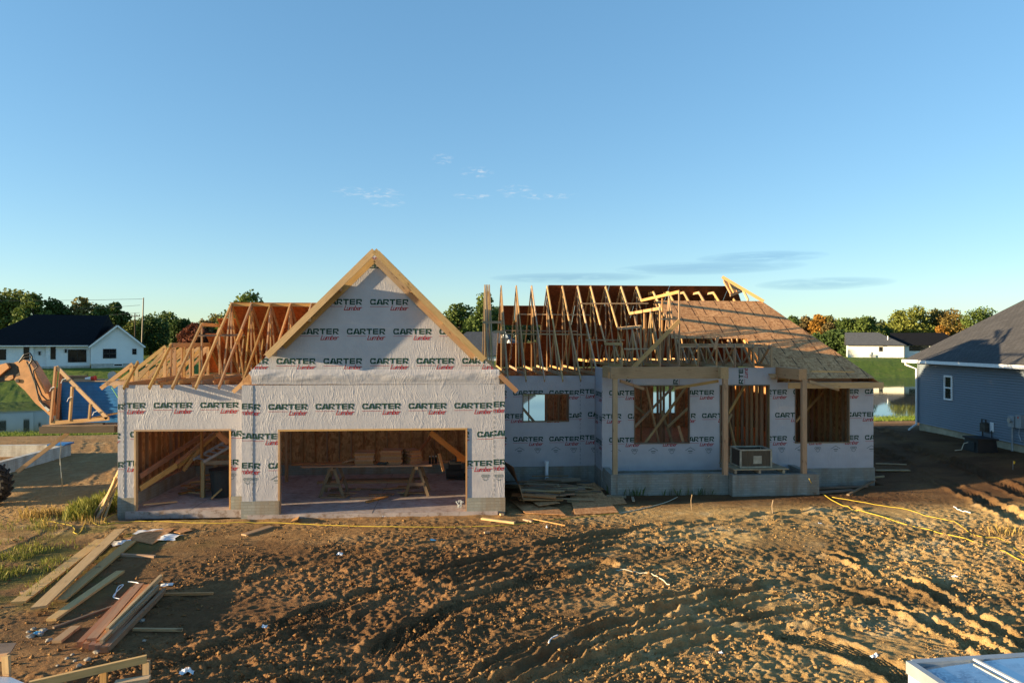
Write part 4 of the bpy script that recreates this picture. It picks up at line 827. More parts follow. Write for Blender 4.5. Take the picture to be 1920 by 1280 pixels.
for v in (19.15, 19.8, 20.45, 21.1, 21.75, 22.4, 23.05):
    t = sub_empty('jack_truss', HOUSE); z1 = min(4.45, zl(19.95))-.04; e = -8.36 if v > 19.5 else -8.95; ze = 3.28+(z1-3.28)*(e-ut)/(-8.36-ut)
    beam('top_chord', q((ut, v, 3.28)), q((e, v, ze)), .038, .10, M['wood'], t); beam('bottom_chord', q((ut+.15, v, 3.42)), q((e, v, 3.42)), .038, .12, M['wood'], t)
    beam('web', q((e-.03, v, 3.47)), q((e-.03, v, ze-.05)), .09, .038, M['wood'], t, up=(0, 1, 0))
    if v > 19.5: beam('web', q((-9.15, v, 3.47)), q((-9.15, v, 3.9)), .08, .038, M['wood'], t, up=(0, 1, 0)); beam('web', q((-9.1, v, 3.50)), q((e-.05, v, ze-.12)), .038, .075, M['wood'], t)
hbeam('lateral_brace', (-7.75, 20.4, 4.72), (-6.4, 20.4, 4.74), .038, .06, M['wood_dark'], up=(0, 0, 1)); hbeam('lateral_brace', (-7.85, 20.9, 3.55), (-5.0, 20.9, 3.56), .09, .038, M['wood'], up=(0, 0, 1)); hbeam('lateral_brace', (-7.95, 20.2, 3.52), (-5.0, 20.2, 3.53), .09, .038, M['wood'], up=(0, 0, 1))
hbeam('ridge_board', (-7.12, LVR, LZR-.02), (-3.6, LVR, LZR-.02), .04, .10, M['wood'], up=(0, 0, 1)); hbeam('truss_block', HP(454, 620, 19.8), HP(444, 642, 19.45), .04, .13, M['wood'])
for a, b in (((236, 722), (340, 707)), ((300, 722), (400, 706)), ((360, 722), (450, 705)), ((400, 716), (452, 709))): hbeam('loose_plank', HP(*a, 18.98), HP(*b, 19.7), .038, .14, M['wood_red'])
LA = math.atan(LSL)
def lrear(a, s): return (a, LVR+.06+s*math.cos(LA), LZR+.05-s*math.sin(LA))
for r, ul in ((0, -7.15), (1, -7.75), (2, -8.3)):
    panels('roof_panel', lrear, [(ul, r*1.22*.6), (-2.2, r*1.22*.6), (-2.2, (r+1)*1.22*.6-.004), (ul, (r+1)*1.22*.6-.004)], (0, 3), (ul, 3), M['osb_red_lit'])
panels('roof_panel', lrear, [(-8.9, 2.2), (-2.2, 2.2), (-2.2, 3.5), (-8.9, 3.5)], (0, 3), (-8.9, 3), M['osb_red_lit'])
# ---- interior stud walls and braces of the main block
def studrow(axis, fixed, a, b, z0=.62, z1=3.35, mat=None, step=.406, skip=()):
    x = a; i = 0
    while x < b:
        if i not in skip:
            p = (x, fixed) if axis == 'u' else (fixed, x)
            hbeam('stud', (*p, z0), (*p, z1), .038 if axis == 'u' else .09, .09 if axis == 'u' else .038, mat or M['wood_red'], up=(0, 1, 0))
        x += step; i += 1
    p0, p1 = ((a, fixed), (b, fixed)) if axis == 'u' else ((fixed, a), (fixed, b))
    hbeam('wall_plate', (*p0, z1+.03), (*p1, z1+.03), .09, .05, M['wood_red'], up=(0, 0, 1))
studrow('v', 9.98, 21.9, 28.2); studrow('u', 26.6, 1.3, 13.2, skip={4, 5, 15, 16, 17, 18, 19, 20}); studrow('v', 4.62, 23.2, 30.8, skip={8, 9}); studrow('u', 24.6, 10.1, 13.2); studrow('v', 7.6, 24.8, 26.5, skip={1})
studrow('u', 23.9, 2.9, 4.5)
for a, b, va, vb_ in (((1190, 800), (1262, 725), 22.3, 24.0), ((1208, 832), (1285, 728), 22.1, 23.2), ((1212, 726), (1236, 832), 22.0, 22.6), ((1240, 770), (1262, 832), 24, 24), ((1252, 800), (1290, 765), 23.4, 24.2), ((1272, 798), (1282, 832), 22.0, 21.95), ((1366, 775), (1397, 722), 22.1, 22.6), ((1352, 815), (1372, 776), 22.1, 22.4), ((1366, 786), (1380, 845), 22.6, 22.2), ((1492, 790), (1550, 728), 22.2, 23.6), ((1515, 770), (1528, 726), 23.2, 24.2), ((1190, 760), (1215, 780), 24.4, 24.4), ((980, 765), (1003, 792), 23.5, 23.4)): hbeam('interior_brace', HP(*a, va), HP(*b, vb_), .04, .085, M['wood'])
# garage braces seen through the doors
for a, b, va, vb_, m in (((262, 893), (385, 812), 19.6, 23.2, 'wood_red'), ((262, 916), (331, 872), 19.35, 20.4, 'wood'), ((330, 868), (402, 812), 20.4, 21.8, 'wood_red'), ((334, 875), (408, 812), 20.9, 22.5, 'wood'), ((344, 882), (374, 842), 21.0, 21.5, 'wood'), ((806, 810), (872, 862), 19.0, 19.5, 'wood_red'), ((782, 850), (812, 812), 22.0, 22.6, 'wood_red'), ((806, 828), (825, 856), 22.6, 23.2, 'wood_red'), ((408, 812), (428, 830), 19.6, 19.7, 'wood_red')): hbeam('garage_brace', HP(*a, va), HP(*b, vb_), .045, .15 if va < 20 else .10, M[m])
hbeam('post', (-5.75, 21.6, .0), (-5.75, 21.6, 3.4), .09, .09, M['wood_red']); hbeam('post', (-5.75, 22.6, .0), (-5.75, 22.6, 3.4), .09, .09, M['wood_red'])
# ---- porch
def porch():
    p = sub_empty('porch', HOUSE); zt_ = .53
    for a, b in (((4.42, 20.35, -.4), (4.62, 21.6, zt_)), ((4.625, 20.35, -.4), (8.05, 20.55, zt_)), ((8.055, 20.02, -.4), (8.25, 20.55, zt_)), ((8.255, 20.02, -.4), (10.75, 20.22, zt_)), ((10.55, 20.225, -.4), (10.75, 21.6, zt_))): box('foundation_wall', q(a), q(b), M['block'], p)
    posts = [HP(1153, 895, 20.45), HP(1359.5, 897, 20.13), HP(1507, 897, 20.12)]
    for x in posts: beam('post', q((x[0], x[1], zt_)), q((x[0], x[1], 3.42)), .14, .14, M['wood'], p)
    z0, z1 = 3.42, 3.78; zc = 3.6
    L_, R_ = HP(1150, 700, 20.45)[0]-.12, HP(1347, 700, 20.40)[0]
    beam('beam', q((L_+.02, 20.43, zc)), q((R_, 20.43, zc)), .16, .36, M['wood_old'], p, up=(0, 0, 1))
    beam('beam', q((L_+.1, 20.52, zc)), q((L_+.1, 21.62, zc)), .15, .35, M['wood'], p, up=(0, 0, 1)); beam('beam', q((posts[1][0]-.02, 20.1, zc)), q((posts[1][0]-.02, 21.62, zc)), .24, .36, M['wood'], p, up=(0, 0, 1))
    beam('beam', q((posts[2][0]-.06, 20.05, zc-.05)), q((posts[2][0]-.06, 21.62, zc-.05)), .24, .34, M['wood'], p, up=(0, 0, 1))
    for a, b, va, vb_ in (((1163, 714), (1207, 729), 20.5, 21.5), ((1347, 714), (1265, 728), 20.5, 21.5), ((1517, 715), (1572, 730), 20.2, 21.4)): beam('brace', q(HP(*a, va)), q(HP(*b, vb_)), .05, .09, M['wood'], p)
    beam('flat_board', q(HP(1520, 696, 20.4)), q(HP(1600, 697, 20.9)), .09, .04, M['wood'], p, up=(0, 0, 1))
porch()
# ================================================================== neighbouring houses
def quadslab(name, P, th, mat, parent):
    """flat roof plane from 3-4 points, thickness downwards, object axes: x along the first edge"""
    P = [Vector(p) for p in P]; o = P[0]; ex = (P[1]-P[0]).normalized(); nz = ex.cross(P[-1]-P[0]).normalized(); ey = nz.cross(ex)
    Mx = Matrix((ex, ey, nz)).transposed().to_4x4(); Mx.translation = o; I = Mx.inverted(); L = [I @ p for p in P]; n = len(L)
    vs = [(p.x, p.y, 0) for p in L]+[(p.x, p.y, -th) for p in L]; fs = [tuple(range(n)), tuple(range(2*n-1, n-1, -1))]+[(i, i+n, (i+1) % n+n, (i+1) % n) for i in range(n)]
    return mesh_obj(name, vs, fs, mat, parent, Mx)
def window(parent, x0, x1, z0, z1, y, mat=None, nx=1, nz=1, fw=.06):
    """frame standing proud of a wall that faces -y, with its panes as sub-parts"""
    mat = mat or M['black']; mb = MB()
    mb.box((x0, y-.05, z0), (x0+fw, y+.02, z1)); mb.box((x1-fw, y-.05, z0), (x1, y+.02, z1)); mb.box((x0+fw, y-.05, z0), (x1-fw, y+.02, z0+fw)); mb.box((x0+fw, y-.05, z1-fw), (x1-fw, y+.02, z1))
    for i in range(1, nx): c = x0+(x1-x0)*i/nx; mb.box((c-.025, y-.045, z0+fw), (c+.025, y+.015, z1-fw))
    for j in range(1, nz): c = z0+(z1-z0)*j/nz; mb.box((x0+fw, y-.043, c-.022), (x1-fw, y+.013, c+.022))
    f = mb.build('window', mat, parent)
    for i in range(nx):
        for j in range(nz):
            a, b = x0+(x1-x0)*i/nx, x0+(x1-x0)*(i+1)/nx; c, d = z0+(z1-z0)*j/nz, z0+(z1-z0)*(j+1)/nz
            box('pane', (a+.03, y-.022, c+.03), (b-.03, y-.012, d-.03), M['glass'], f)
    return f
def white_house():
    D = 88.0; rz = R(32); a = W(170, 688, D); t = thing('white_house', 'white house with black hipped roof and gabled wing across the pond', 'house', (a.x, D, a.z), rz); s = D/F/math.cos(rz)*1.0
    X = lambda px: ((px-960)/F*D-a.x)/(math.cos(rz)-(px-960)/F*math.sin(rz)); Z = lambda py: (688-py)*D/F
    def wall(nm, x0, x1, z0, z1, y0, y1, m): return box(nm, (x0, y0, z0), (x1, y1, z1), M[m], t)
    wall('foundation', X(171), X(268), -1.2, .40, .05, 9, 'concrete'); 
    mb = MB(); mb.prism([(X(170), .40), (X(269), .40), (X(269), Z(648)), (X(220), Z(610)), (X(170), Z(648))], 0, 9); mb.build('wall', M['white'], t)
    wall('foundation', X(-60), X(170)-.05, -1.2, .15, 1.05, 9, 'concrete'); wall('wall', X(-60), X(62), .15, Z(648), 1.0, 9, 'white'); wall('wall', X(86), X(170)-.03, .15, Z(648), 1.0, 9, 'white'); wall('wall', X(62)+.01, X(86)-.01, .15, Z(648), 1.35, 9, 'white')
    # roofs: gabled wing and long hip
    ap = Z(610); ev = Z(648); xl, xr, xm = X(168), X(272), X(220)
    quadslab('roof', [(xl-.1, -.4, ev-.12), (xm, -.4, ap+.1), (xm, 7, ap+.1), (xl-.1, 7, ev-.12)][::-1], .12, M['shingle_black'], t); quadslab('roof', [(xm, -.4, ap+.1), (xr, -.4, ev-.12), (xr, 7, ev-.12), (xm, 7, ap+.1)][::-1], .12, M['shingle_black'], t)
    beam('rake_trim', (xl-.1, -.42, ev-.22), (xm, -.42, ap), .06, .20, M['trim'], t); beam('rake_trim', (xm, -.42, ap), (xr, -.42, ev-.22), .06, .20, M['trim'], t)
    e = Z(647); r = Z(588); x0, x1 = X(-66), X(172); rx0, rx1 = X(57), X(206)
    quadslab('roof', [(x0, .5, e), (x1, .5, e), (rx1, 6.6, r), (rx0, 6.6, r)], .12, M['shingle_black'], t); quadslab('roof', [(x0, 12, e), (x0, .5, e), (rx0, 6.6, r)], .12, M['shingle_black'], t); quadslab('roof', [(x1, .5, e), (X(240), 12, e), (rx1, 6.6, r)], .12, M['shingle_black'], t); quadslab('roof', [(X(240), 12.2, e), (x0, 12.2, e), (rx0, 6.6, r), (rx1, 6.6, r)], .12, M['shingle_black'], t)
    beam('gutter', (x0, .45, e-.08), (X(170), .45, e-.08), .12, .12, M['trim'], t, up=(0, 0, 1))
    for a_, b_, c, d, y, nx, nz in ((-12, 10, 673, 654, 1.0, 1, 1), (43, 54, 673, 650, 1.0, 1, 1), (94, 104, 673, 650, 1.0, 1, 1), (127, 162, 679, 655, 1.0, 2, 1), (193, 218, 672, 654, 0, 2, 2), (248, 256, 665, 654, 0, 1, 2)): window(t, X(a_), X(b_), Z(c), Z(d), y, nx=nx, nz=nz)
    window(t, X(213), X(230), .05, .40-.02, .05, M['trim'], 1, 1)
    for px, y, yy in ((123, 658, 1.0), (73, 662, 1.35)): mb = MB(); mb.box((X(px)-.11, yy-.16, Z(y)-.2), (X(px)+.11, yy-.02, Z(y)+.2)); mb.box((X(px)-.15, yy-.2, Z(y)+.2), (X(px)+.15, yy-.02, Z(y)+.26)); mb.build('wall_lamp', M['black'], t)
    return t
white_house()
def cream_house():
    D = 143.0; rz = R(-24); a = W(1695, 672, D); t = thing('cream_house', 'cream sided house with dark grey roof beyond the far bank', 'house', (a.x, D, a.z), rz); s = D/F
    L = -((1590-960)/F*D-a.x)/(math.cos(rz)-(1590-960)/F*math.sin(rz)); h = 25.5*s; dp = 9.0
    box('foundation', (-L, .03, -1.0), (0-.03, dp, .12), M['concrete'], t); box('wall', (-L, 0, .12), (0, dp, h), M['cream'], t)
    # right face of the long block carries the windows facing the water
    r = 6.8*s*10*.52+h; e = h-.05; o = .45; rh = 31*s*.78+h
    quadslab('roof', [(-L-o, -o, e), (o, -o, e), (o-4.9, dp/2, rh), (-L-o, dp/2, rh)], .14, M['shingle_grey'], t); quadslab('roof', [(o, -o, e), (o, dp+o, e), (o-4.9, dp/2, rh)], .14, M['shingle_black'], t); quadslab('roof', [(o, dp+o, e), (-L-o, dp+o, e), (-L-o, dp/2, rh), (o-4.9, dp/2, rh)], .14, M['shingle_grey'], t)
    mb = MB(); mb.v = [(-L, 0, h), (-L, dp, h), (-L, dp/2, rh-.15), (-L+.1, 0, h), (-L+.1, dp, h), (-L+.1, dp/2, rh-.15)]; mb.f = [(0, 2, 1), (3, 4, 5), (0, 3, 5, 2), (1, 2, 5, 4), (0, 1, 4, 3)]; mb.mi = [0]*5; mb.build('gable_wall', M['cream'], t)
    beam('gutter', (-L-o, -o-.05, e-.05), (o, -o-.05, e-.05), .13, .13, M['black'], t, up=(0, 0, 1))
    X = lambda px: ((px-960)/F*D-a.x)/(math.cos(rz)-(px-960)/F*math.sin(rz)); window(t, X(1648), X(1655), 13*s, 22*s, 0); window(t, X(1655), X(1663), 22.5*s, 24.2*s, 0)
    mb = MB(); mb.box((X(1633), -.25, .2), (X(1634), -.02, 1.3)); mb.box((X(1630), -.3, .3), (X(1633), -.03, .9)); mb.box((X(1637), -.35, .15), (X(1642), -.03, .75)); mb.build('meter', M['greymetal'], t)
    # rear wing in shade, seen past the corner
    wgx = 11.5; box('wing_wall', (.02, 2.5, .12), (wgx, 9, h-.1), M['white'], t); f = window(t, 1.2, 4.8, .55*h, .92*h, 2.5, nx=4, nz=2); window(t, 6.6, 7.8, .5*h, .95*h, 2.5, nx=1, nz=2)
    quadslab('roof', [(-2.0, 1.9, e), (wgx+.5, 1.9, e), (wgx-3.5, 6.8, rh-.1), (-2.0, 6.8, rh-.1)], .14, M['shingle_black'], t); quadslab('roof', [(wgx+.5, 1.9, e), (wgx+.5, 10.5, e), (wgx-3.5, 6.8, rh-.1)], .14, M['shingle_black'], t)
    mb = MB(); mb.tube([(X(1666), 1.6, h+.9), (X(1666), 1.6, h+1.9)], .09, 8); mb.build('vent_pipe', M['trim'], t)
    return t
cream_house()
def far_house():
    D = 120.0; a = W(920, 695, D); s = D/F; t = thing('far_house', 'pale house with dark blue grey roof glimpsed beside the tall gable', 'house', (a.x, D, a.z), R(6))
    box('wall', (-8.5, 0, -.6), (7.5, 10, 29*s), M['white'], t); e, r = 29*s, 74*s
    quadslab('roof', [(-9, -.5, e), (8, -.5, e), (3, 5, r), (-4, 5, r)], .15, M['shingle_grey'], t); quadslab('roof', [(-9, 10.5, e), (-9, -.5, e), (-4, 5, r)], .15, M['shingle_grey'], t); quadslab('roof', [(8, -.5, e), (8, 10.5, e), (3, 5, r)], .15, M['shingle_grey'], t)
    for x, z in ((2.7, 62), (3.4, 46)):      # two small white roof gables
        mb = MB(); mb.prism([(x-.55, z*s), (x+.55, z*s), (x, z*s+1.1)], 1.2, 4.5); mb.build('dormer', M['trim'], t); 
    window(t, -6, -4.6, 8*s, 22*s, 0); window(t, 3.4, 4.6, 8*s, 22*s, 0)
far_house()
M['tan_concrete'] = plain('tan_concrete', (.38, .32, .22), .85, .2, var=.2, scale=3, bmp=.3)
def blue_house():
    cx, cy = 19.66, 33.0; zb = HC-163/F*cy; rz = R(-2.2); t = thing('blue_house', 'blue grey sided house with charcoal shingle roof and white gutter', 'house', (cx, cy, zb), rz)
    # local: the visible wall runs along -y from the origin, facing -x
    L = 17.0; zf, ze = .28, 3.30; box('foundation', (.03, -L, -.8), (.30, 0, zf), M['tan_concrete'], t)
    box('wall', (.014, -L, zf), (.25, 0, ze), M['blue'], t)
    n = 29; hh = (ze-zf)/n
    for i in range(n):                                  # each course of siding is a board
        z = zf+i*hh; vs = []
        for y in (-L, -.05):
            vs += [(-.036, y, z), (.016, y, z), (.016, y, z+hh-.036), (-.008, y, z+hh-.036)]
        mesh_obj('siding_board', [(x, y+L/2, z_-z) for x, y, z_ in vs], [(0, 4, 7, 3), (0, 1, 5, 4), (3, 7, 6, 2), (1, 2, 6, 5), (0, 3, 2, 1), (4, 5, 6, 7)], M['blue'], t, Matrix.Translation((0, -L/2, z)))
    box('corner_trim', (-.045, -.05, zf), (.06, .03, ze), M['blue'], t); box('end_wall', (.25, -.1, zf), (11, .0, ze), M['blue'], t); box('foundation', (.3, -.25, -.8), (11, -.02, zf), M['tan_concrete'], t)
    mb = MB(); mb.v = [(.25, -.1, ze), (11, -.1, ze), (5.6, -.1, ze+2.75), (.25, 0, ze), (11, 0, ze), (5.6, 0, ze+2.75)]; mb.f = [(0, 1, 2), (3, 5, 4), (0, 3, 4, 1), (1, 4, 5, 2), (2, 5, 3, 0)]; mb.mi = [0]*5; mb.build('gable_wall', M['blue'], t)
    p = .51; o = .42; quadslab('roof', [(-o, -L, ze+.02), (5.6, -L, ze+.02+p*(5.6+o)), (5.6, .5, ze+.02+p*(5.6+o)), (-o, .5, ze+.02)][::1], .10, M['shingle'], t)
    quadslab('roof', [(5.6, -L, ze+.02+p*(5.6+o)), (11.6, -L, ze+.02), (11.6, .5, ze+.02), (5.6, .5, ze+.02+p*(5.6+o))], .10, M['shingle'], t)
    box('soffit', (-o, -L, ze-.10), (.0, .5, ze-.075), M['trim'], t)
    g = MB()
    for y0, y1 in ((-L, .5),): g.box((-o-.12, y0, ze-.12), (-o-.105, y1, ze+.02)); g.box((-o-.105, y0, ze-.12), (-o, y1, ze-.105)); g.box((-o-.015, y0, ze-.105), (-o, y1, ze+.0))
    g.box((-o-.12, .5, ze-.12), (-o, .512, ze+.02)); g.build('gutter', M['trim'], t)
    d = MB(); d.tube([(-o-.05, .30, ze-.11), (-o-.05, .30, ze-.22), (-.10, .02, ze-.42), (-.10, .02, .32), (-.10, .02, .20), (-.75, -.55, .02)], .045, 8); d.build('downspout', M['trim'], t)
    # single sash window facing -x
    wy0, wy1, wz0, wz1 = -2.75, -2.15, 1.58, 2.68; mb = MB()
    for a, b in (((-.07, wy0, wz0), (.0, wy0+.07, wz1)), ((-.07, wy1-.07, wz0), (.0, wy1, wz1)), ((-.07, wy0+.07, wz0), (.0, wy1-.07, wz0+.07)), ((-.07, wy0+.07, wz1-.07), (.0, wy1-.07, wz1)), ((-.065, wy0+.07, 2.10), (.0, wy1-.07, 2.16))): mb.box(a, b)
    f = mb.build('window', M['trim'], t)
    for z0, z1 in ((wz0+.07, 2.10), (2.16, wz1-.07)): box('pane', (-.035, wy0+.07, z0), (-.025, wy1-.07, z1), M['glass'], f)
    # gas meter, electric boxes
    def at(px): d_ = (px-960)/F; c_, s_ = math.cos(rz), math.sin(rz); return -((cx-d_*cy)/(s_+d_*c_))*1.0 if False else -(lambda k: k)((d_*cy-cx)/(s_*1.0-(-d_)*c_*1.0)) if False else None
    def wy(px):     # wall y (negative) of a photo column
        lo, hi = -L, 0.0
        for _ in range(40):
            m = (lo+hi)/2; x = cx-m*math.sin(rz); y = cy+m*math.cos(rz); v = 960+F*x/y
            if v > px: lo = m
            else: hi = m
        return (lo+hi)/2
    def wz(px, py): y = cy+wy(px)*math.cos(rz); return HC+(640-py)/F*y-zb
    mb = MB(); y = wy(1852); z = wz(1852, 800); mb.box((-.22, y-.16, z-.18), (-.06, y+.16, z+.16)); mb.tube([(-.14, y-.1, z+.16), (-.14, y-.1, z+.30), (-.14, y+.15, z+.30), (-.14, y+.15, z+.1)], .03, 8); mb.tube([(-.14, y+.1, z-.18), (-.14, y+.1, z-.42)], .03, 8); mb.build('gas_meter', M['steel'], t)
    box('meter_plate', (-.055, y-.42, z-.15), (-.025, y-.22, z+.22), M['trim'], t); mb = MB(); mb.tube([(-.06, y-.34, z-.1), (-.06, y-.34, z-.42), (-.06, y-.62, z-.46)], .018, 6); mb.build('conduit', M['black'], t)
    for px, w_, h_ in ((1903, .17, .42), (1917, .15, .50)):
        y = wy(px); z = wz(px, 790); o_ = box('electric_box', (-.16, y-w_, z-h_/2), (-.03, y+w_, z+h_/2), M['greymetal'], t)
        if px == 1903:
            mb = MB(); mb.tube([(-.16, y, z+.05), (-.24, y, z+.05)], .09, 12); mb.build('meter_dial', M['galv'], t); mb = MB(); mb.tube([(-.1, y, z-h_/2), (-.1, y, -.3)], .035, 8); mb.build('conduit', M['greymetal'], t)
        else:
            box('red_tab', (-.17, y-.03, z+.12), (-.16, y+.03, z+.18), M['red'], t); mb = MB(); mb.tube([(-.1, y, z-h_/2), (-.1, y+.05, z-.5), (-.1, y-.08, z-.75), (-.1, y-.2, z-.7)], .022, 8); mb.build('conduit', M['greymetal'], t)
    # black egress-well cover / unit beside the wall
    b = G(1838, 845); u = thing('black_utility_box', 'black plastic box standing on the mud below the gas meter', 'utility box', (b.x, b.y, b.z-.03), rz)
    mb = MB(); 
    for z0, z1, g in ((0, .50, .0), (.50, .56, -.03)):
        mb.add([(-.38+g, -.45+g, z0), (.38-g, -.45+g, z0), (.38-g, .45-g, z0), (-.38+g, .45-g, z0), (-.34+g, -.41+g, z1), (.34-g, -.41+g, z1), (.34-g, .41-g, z1), (-.34+g, .41-g, z1)] if z0 == 0 else boxv((-.40, -.47, z0), (.40, .47, z1)), BOXF)
    mb.build('casing', M['black'], u); box('side_hatch', (-.40, -.25, .06), (-.365, .20, .40), M['darkgrey'], u)
    mb = MB(); mb.tube([(-.38, .1, .35), (-.55, .12, .30), (-.62, .15, .05), (-.9, .1, .03)], .015, 6); mb.build('cable', M['cable'], u)
blue_house()
def foundation_lot():
    a = G(133, 853); t = thing('block_foundation', 'pale concrete foundation walls of the next lot with blue cap sheet', 'foundation', (a.x, a.y, a.z), R(4))
    h = HC+(640-832)/F*a.y-a.z; n = a.y-G(10, 905).y if False else 5.5
    box('side_wall', (-.22, -6.5, -.5), (0, 0, h), M['block_white'], t); box('end_wall', (-14, -.22, -.5), (-.225, 0, h), M['block_white'], t)
    mb = MB(); mb.box((-.62, -.55, h+.01), (.06, .12, h+.07)); mb.build('cap_sheet', M['bluebin'], t)
foundation_lot()
# utility poles
def pole(label, px, ytop, D, lean=0.0, arms=(), r=.16):
    X = (px-960)/F*D; zb = float(zbase(np.array([X]), np.array([D]))[0]); H = HC+(640-ytop)/F*D-zb; t = thing('utility_pole', label, 'pole', (X, D, zb), 0, 'utility poles by the white house')
    mb = MB(); mb.tube([(0, 0, -.5), (lean*.5, 0, H*.5), (lean, 0, H)], [r, r*.85, r*.65], 8); mb.build('shaft', M['steel'] if lean else M['bark'], t)
    for f, w_ in arms: mb = MB(); mb.beam((lean*f-w_, -.2, H*f), (lean*f+w_, -.2, H*f), .14, .16); [mb.tube([(lean*f+k*w_, -.2, H*f+.08), (lean*f+k*w_, -.2, H*f+.38)], .07, 6) for k in (-.9, -.45, .45, .9)]; mb.build('crossarm', M['bark'], t)
    return t, Vector((X+lean, D, zb+H))
_, tp = pole('tall slim dark utility pole leaning slightly behind the white gable', 265, 558, 112, .35, (), .14); pole('short utility pole with a crossarm beside the tall pole', 253, 587, 135, 0, ((.93, 1.1),), .15); pole('shortest bare utility pole beside the crossarm pole', 244, 600, 150, 0, ((.95, .8),), .13)
def wire(label, a, b, sag=.5, r=.025, n=8):
    mb = MB(); a, b = Vector(a), Vector(b); mb.tube([a.lerp(b, i/n)-Vector((0, 0, 4*sag*(i/n)*(1-i/n))) for i in range(n+1)], r, 4, 0, False); tag(mb.build('power_line', M['hose'], None), label, 'wire', 'power lines by the white house')
wire('highest power line running left from the tall pole', tp-Vector((0, 0, .2)), (-130, 125, tp.z+1.0)); wire('middle power line running left from the tall pole', W(263, 572, 112), W(0, 576, 140)); wire('lowest power line running left from the tall pole', W(262, 586, 112), W(0, 592, 150))
# ================================================================== telehandler, platform and load
def telehandler():
    Yp = 20.0; g = gz(-16.5, 20.0); t = thing('telehandler', 'tan and orange telehandler reaching a lifting boom in from the left', 'telehandler', (-16.5, Yp, g)); q2 = lambda p: Vector(p)-t.location
    S = 240/1536
    def P(cx, cy, Y=Yp): return W(cx*S, 640+cy*S, Y)
    def poly(name, pts, y0, y1, mat): 
        mb = MB(); mb.prism([(P(*p).x-t.location.x, P(*p).z-t.location.z) for p in pts], y0, y1); return mb.build(name, M[mat], t)
    head = poly('boom_head', [(215, 250), (330, 215), (400, 235), (460, 330), (560, 500), (620, 610), (690, 800), (690, 885), (640, 885), (585, 830), (470, 735), (350, 590), (240, 490), (218, 450), (240, 415), (290, 405), (270, 300)], -.16, .16, 'tanpaint')
    poly('head_rib', [(445, 330), (470, 335), (625, 610), (600, 620)], -.20, -.165, 'orange'); poly('boom_tip', [(-420, 330), (240, 245), (270, 400), (190, 455), (-420, 560)], -.11, .11, 'steel'); poly('boom', [(-2300, 760), (-30, 300), (130, 255), (165, 310), (140, 330), (20, 430), (-420, 560), (-2300, 1080)], -.19, .19, 'orange')
    poly('lift_lug', [(100, 410), (195, 400), (200, 440), (150, 465), (100, 460)], -.14, .14, 'tanpaint')
    mb = MB(); c = q2(P(262, 468)); mb.tube([c+Vector((0, -.19, 0)), c+Vector((0, .19, 0))], .055, 12); mb.build('pivot_pin', M['black'], t)
    for pts, r in (([(225, 250), (290, 160), (360, 140), (385, 180), (380, 230), (350, 280), (380, 380), (420, 470), (450, 620), (500, 720), (590, 800)], .022), ([(240, 235), (300, 190), (360, 180), (420, 250), (455, 300), (400, 350), (410, 430), (470, 560), (500, 640), (560, 700), (610, 705)], .02), ([(320, 240), (350, 300), (420, 500), (440, 580), (470, 700), (540, 780)], .02)):
        mb = MB(); mb.tube([q2(P(*p, Yp-.24)) for p in pts], r, 6); mb.build('hose', M['hose'], t)
    mb = MB(); mb.beam(q2(P(500, 715, Yp-.2)), q2(P(600, 830, Yp-.2)), .10, .08); mb.build('hydraulic_cylinder', M['galv'], t)
    poly('carriage', [(655, 560), (690, 560), (705, 1000), (650, 1000)], .0, .30, 'steel')
    for y in (-.4, .35): poly('fork', [(640, 985), (1330, 960), (1330, 985), (640, 1010)], y, y+.12, 'steel')
    # body out to the left of the view
    mb = MB(); mb.box((-2.2, -.9, .55), (.7, .9, 1.15)); mb.build('chassis', M['steel'], t); mb = MB(); mb.prism([(-1.4, 1.15), (.1, 1.15), (.35, 1.7), (.05, 2.5), (-1.2, 2.5), (-1.45, 1.8)], -.95, -.1); mb.build('cab', M['orange'], t)
    def wheel(x, y):
        w = sub_empty('wheel', t, (x, y, .62)); n = 28; r0, r1, hw = .36, .58, .21; mb = MB(); prof = [(r0, -hw*.8), (r1*.93, -hw), (r1, -hw*.8), (r1, hw*.8), (r1*.93, hw), (r0, hw*.8)]
        for i in range(n):
            a, b = 2*math.pi*i/n, 2*math.pi*(i+1)/n
            for (ra, ya), (rb, yb) in zip(prof, prof[1:]): mb.add([(ra*math.cos(a), ya, ra*math.sin(a)), (rb*math.cos(a), yb, rb*math.sin(a)), (rb*math.cos(b), yb, rb*math.sin(b)), (ra*math.cos(b), ya, ra*math.sin(b))], [(0, 1, 2, 3)])
        for i in range(20):
            for s in (-1, 1):
                a = 2*math.pi*(i+(.5 if s > 0 else 0))/20; b = a+.20; cs = []
                for ang, y in ((a, s*.02), (b, s*hw*1.02)):
                    for da in (-.05, .05):
                        for rr in (r1-.02, r1+.045): cs.append((rr*math.cos(ang+da), y, rr*math.sin(ang+da)))
                mb.add(cs, [(0, 1, 3, 2), (4, 6, 7, 5), (0, 4, 5, 1), (2, 3, 7, 6), (1, 5, 7, 3), (0, 2, 6, 4)])
        mb.build('tyre', M['rubber'], w); mb = MB(); mb.tube([(0, -.14, 0), (0, .14, 0)], .36, 24); mb.tube([(0, -.2, 0), (0, .16, 0)], .12, 12); mb.build('rim', M['steel'], w)
    fx = (P(-25, 0).x)-t.location.x
    wheel(W(-8, 0, 19.7).x-t.location.x, -.62); wheel(-1.5, -.62); wheel(-1.5, .8)
telehandler()
M['grimy_wood'] = wood('platform_timber', (.055, .040, .028), (.095, .07, .05), stain=.4)
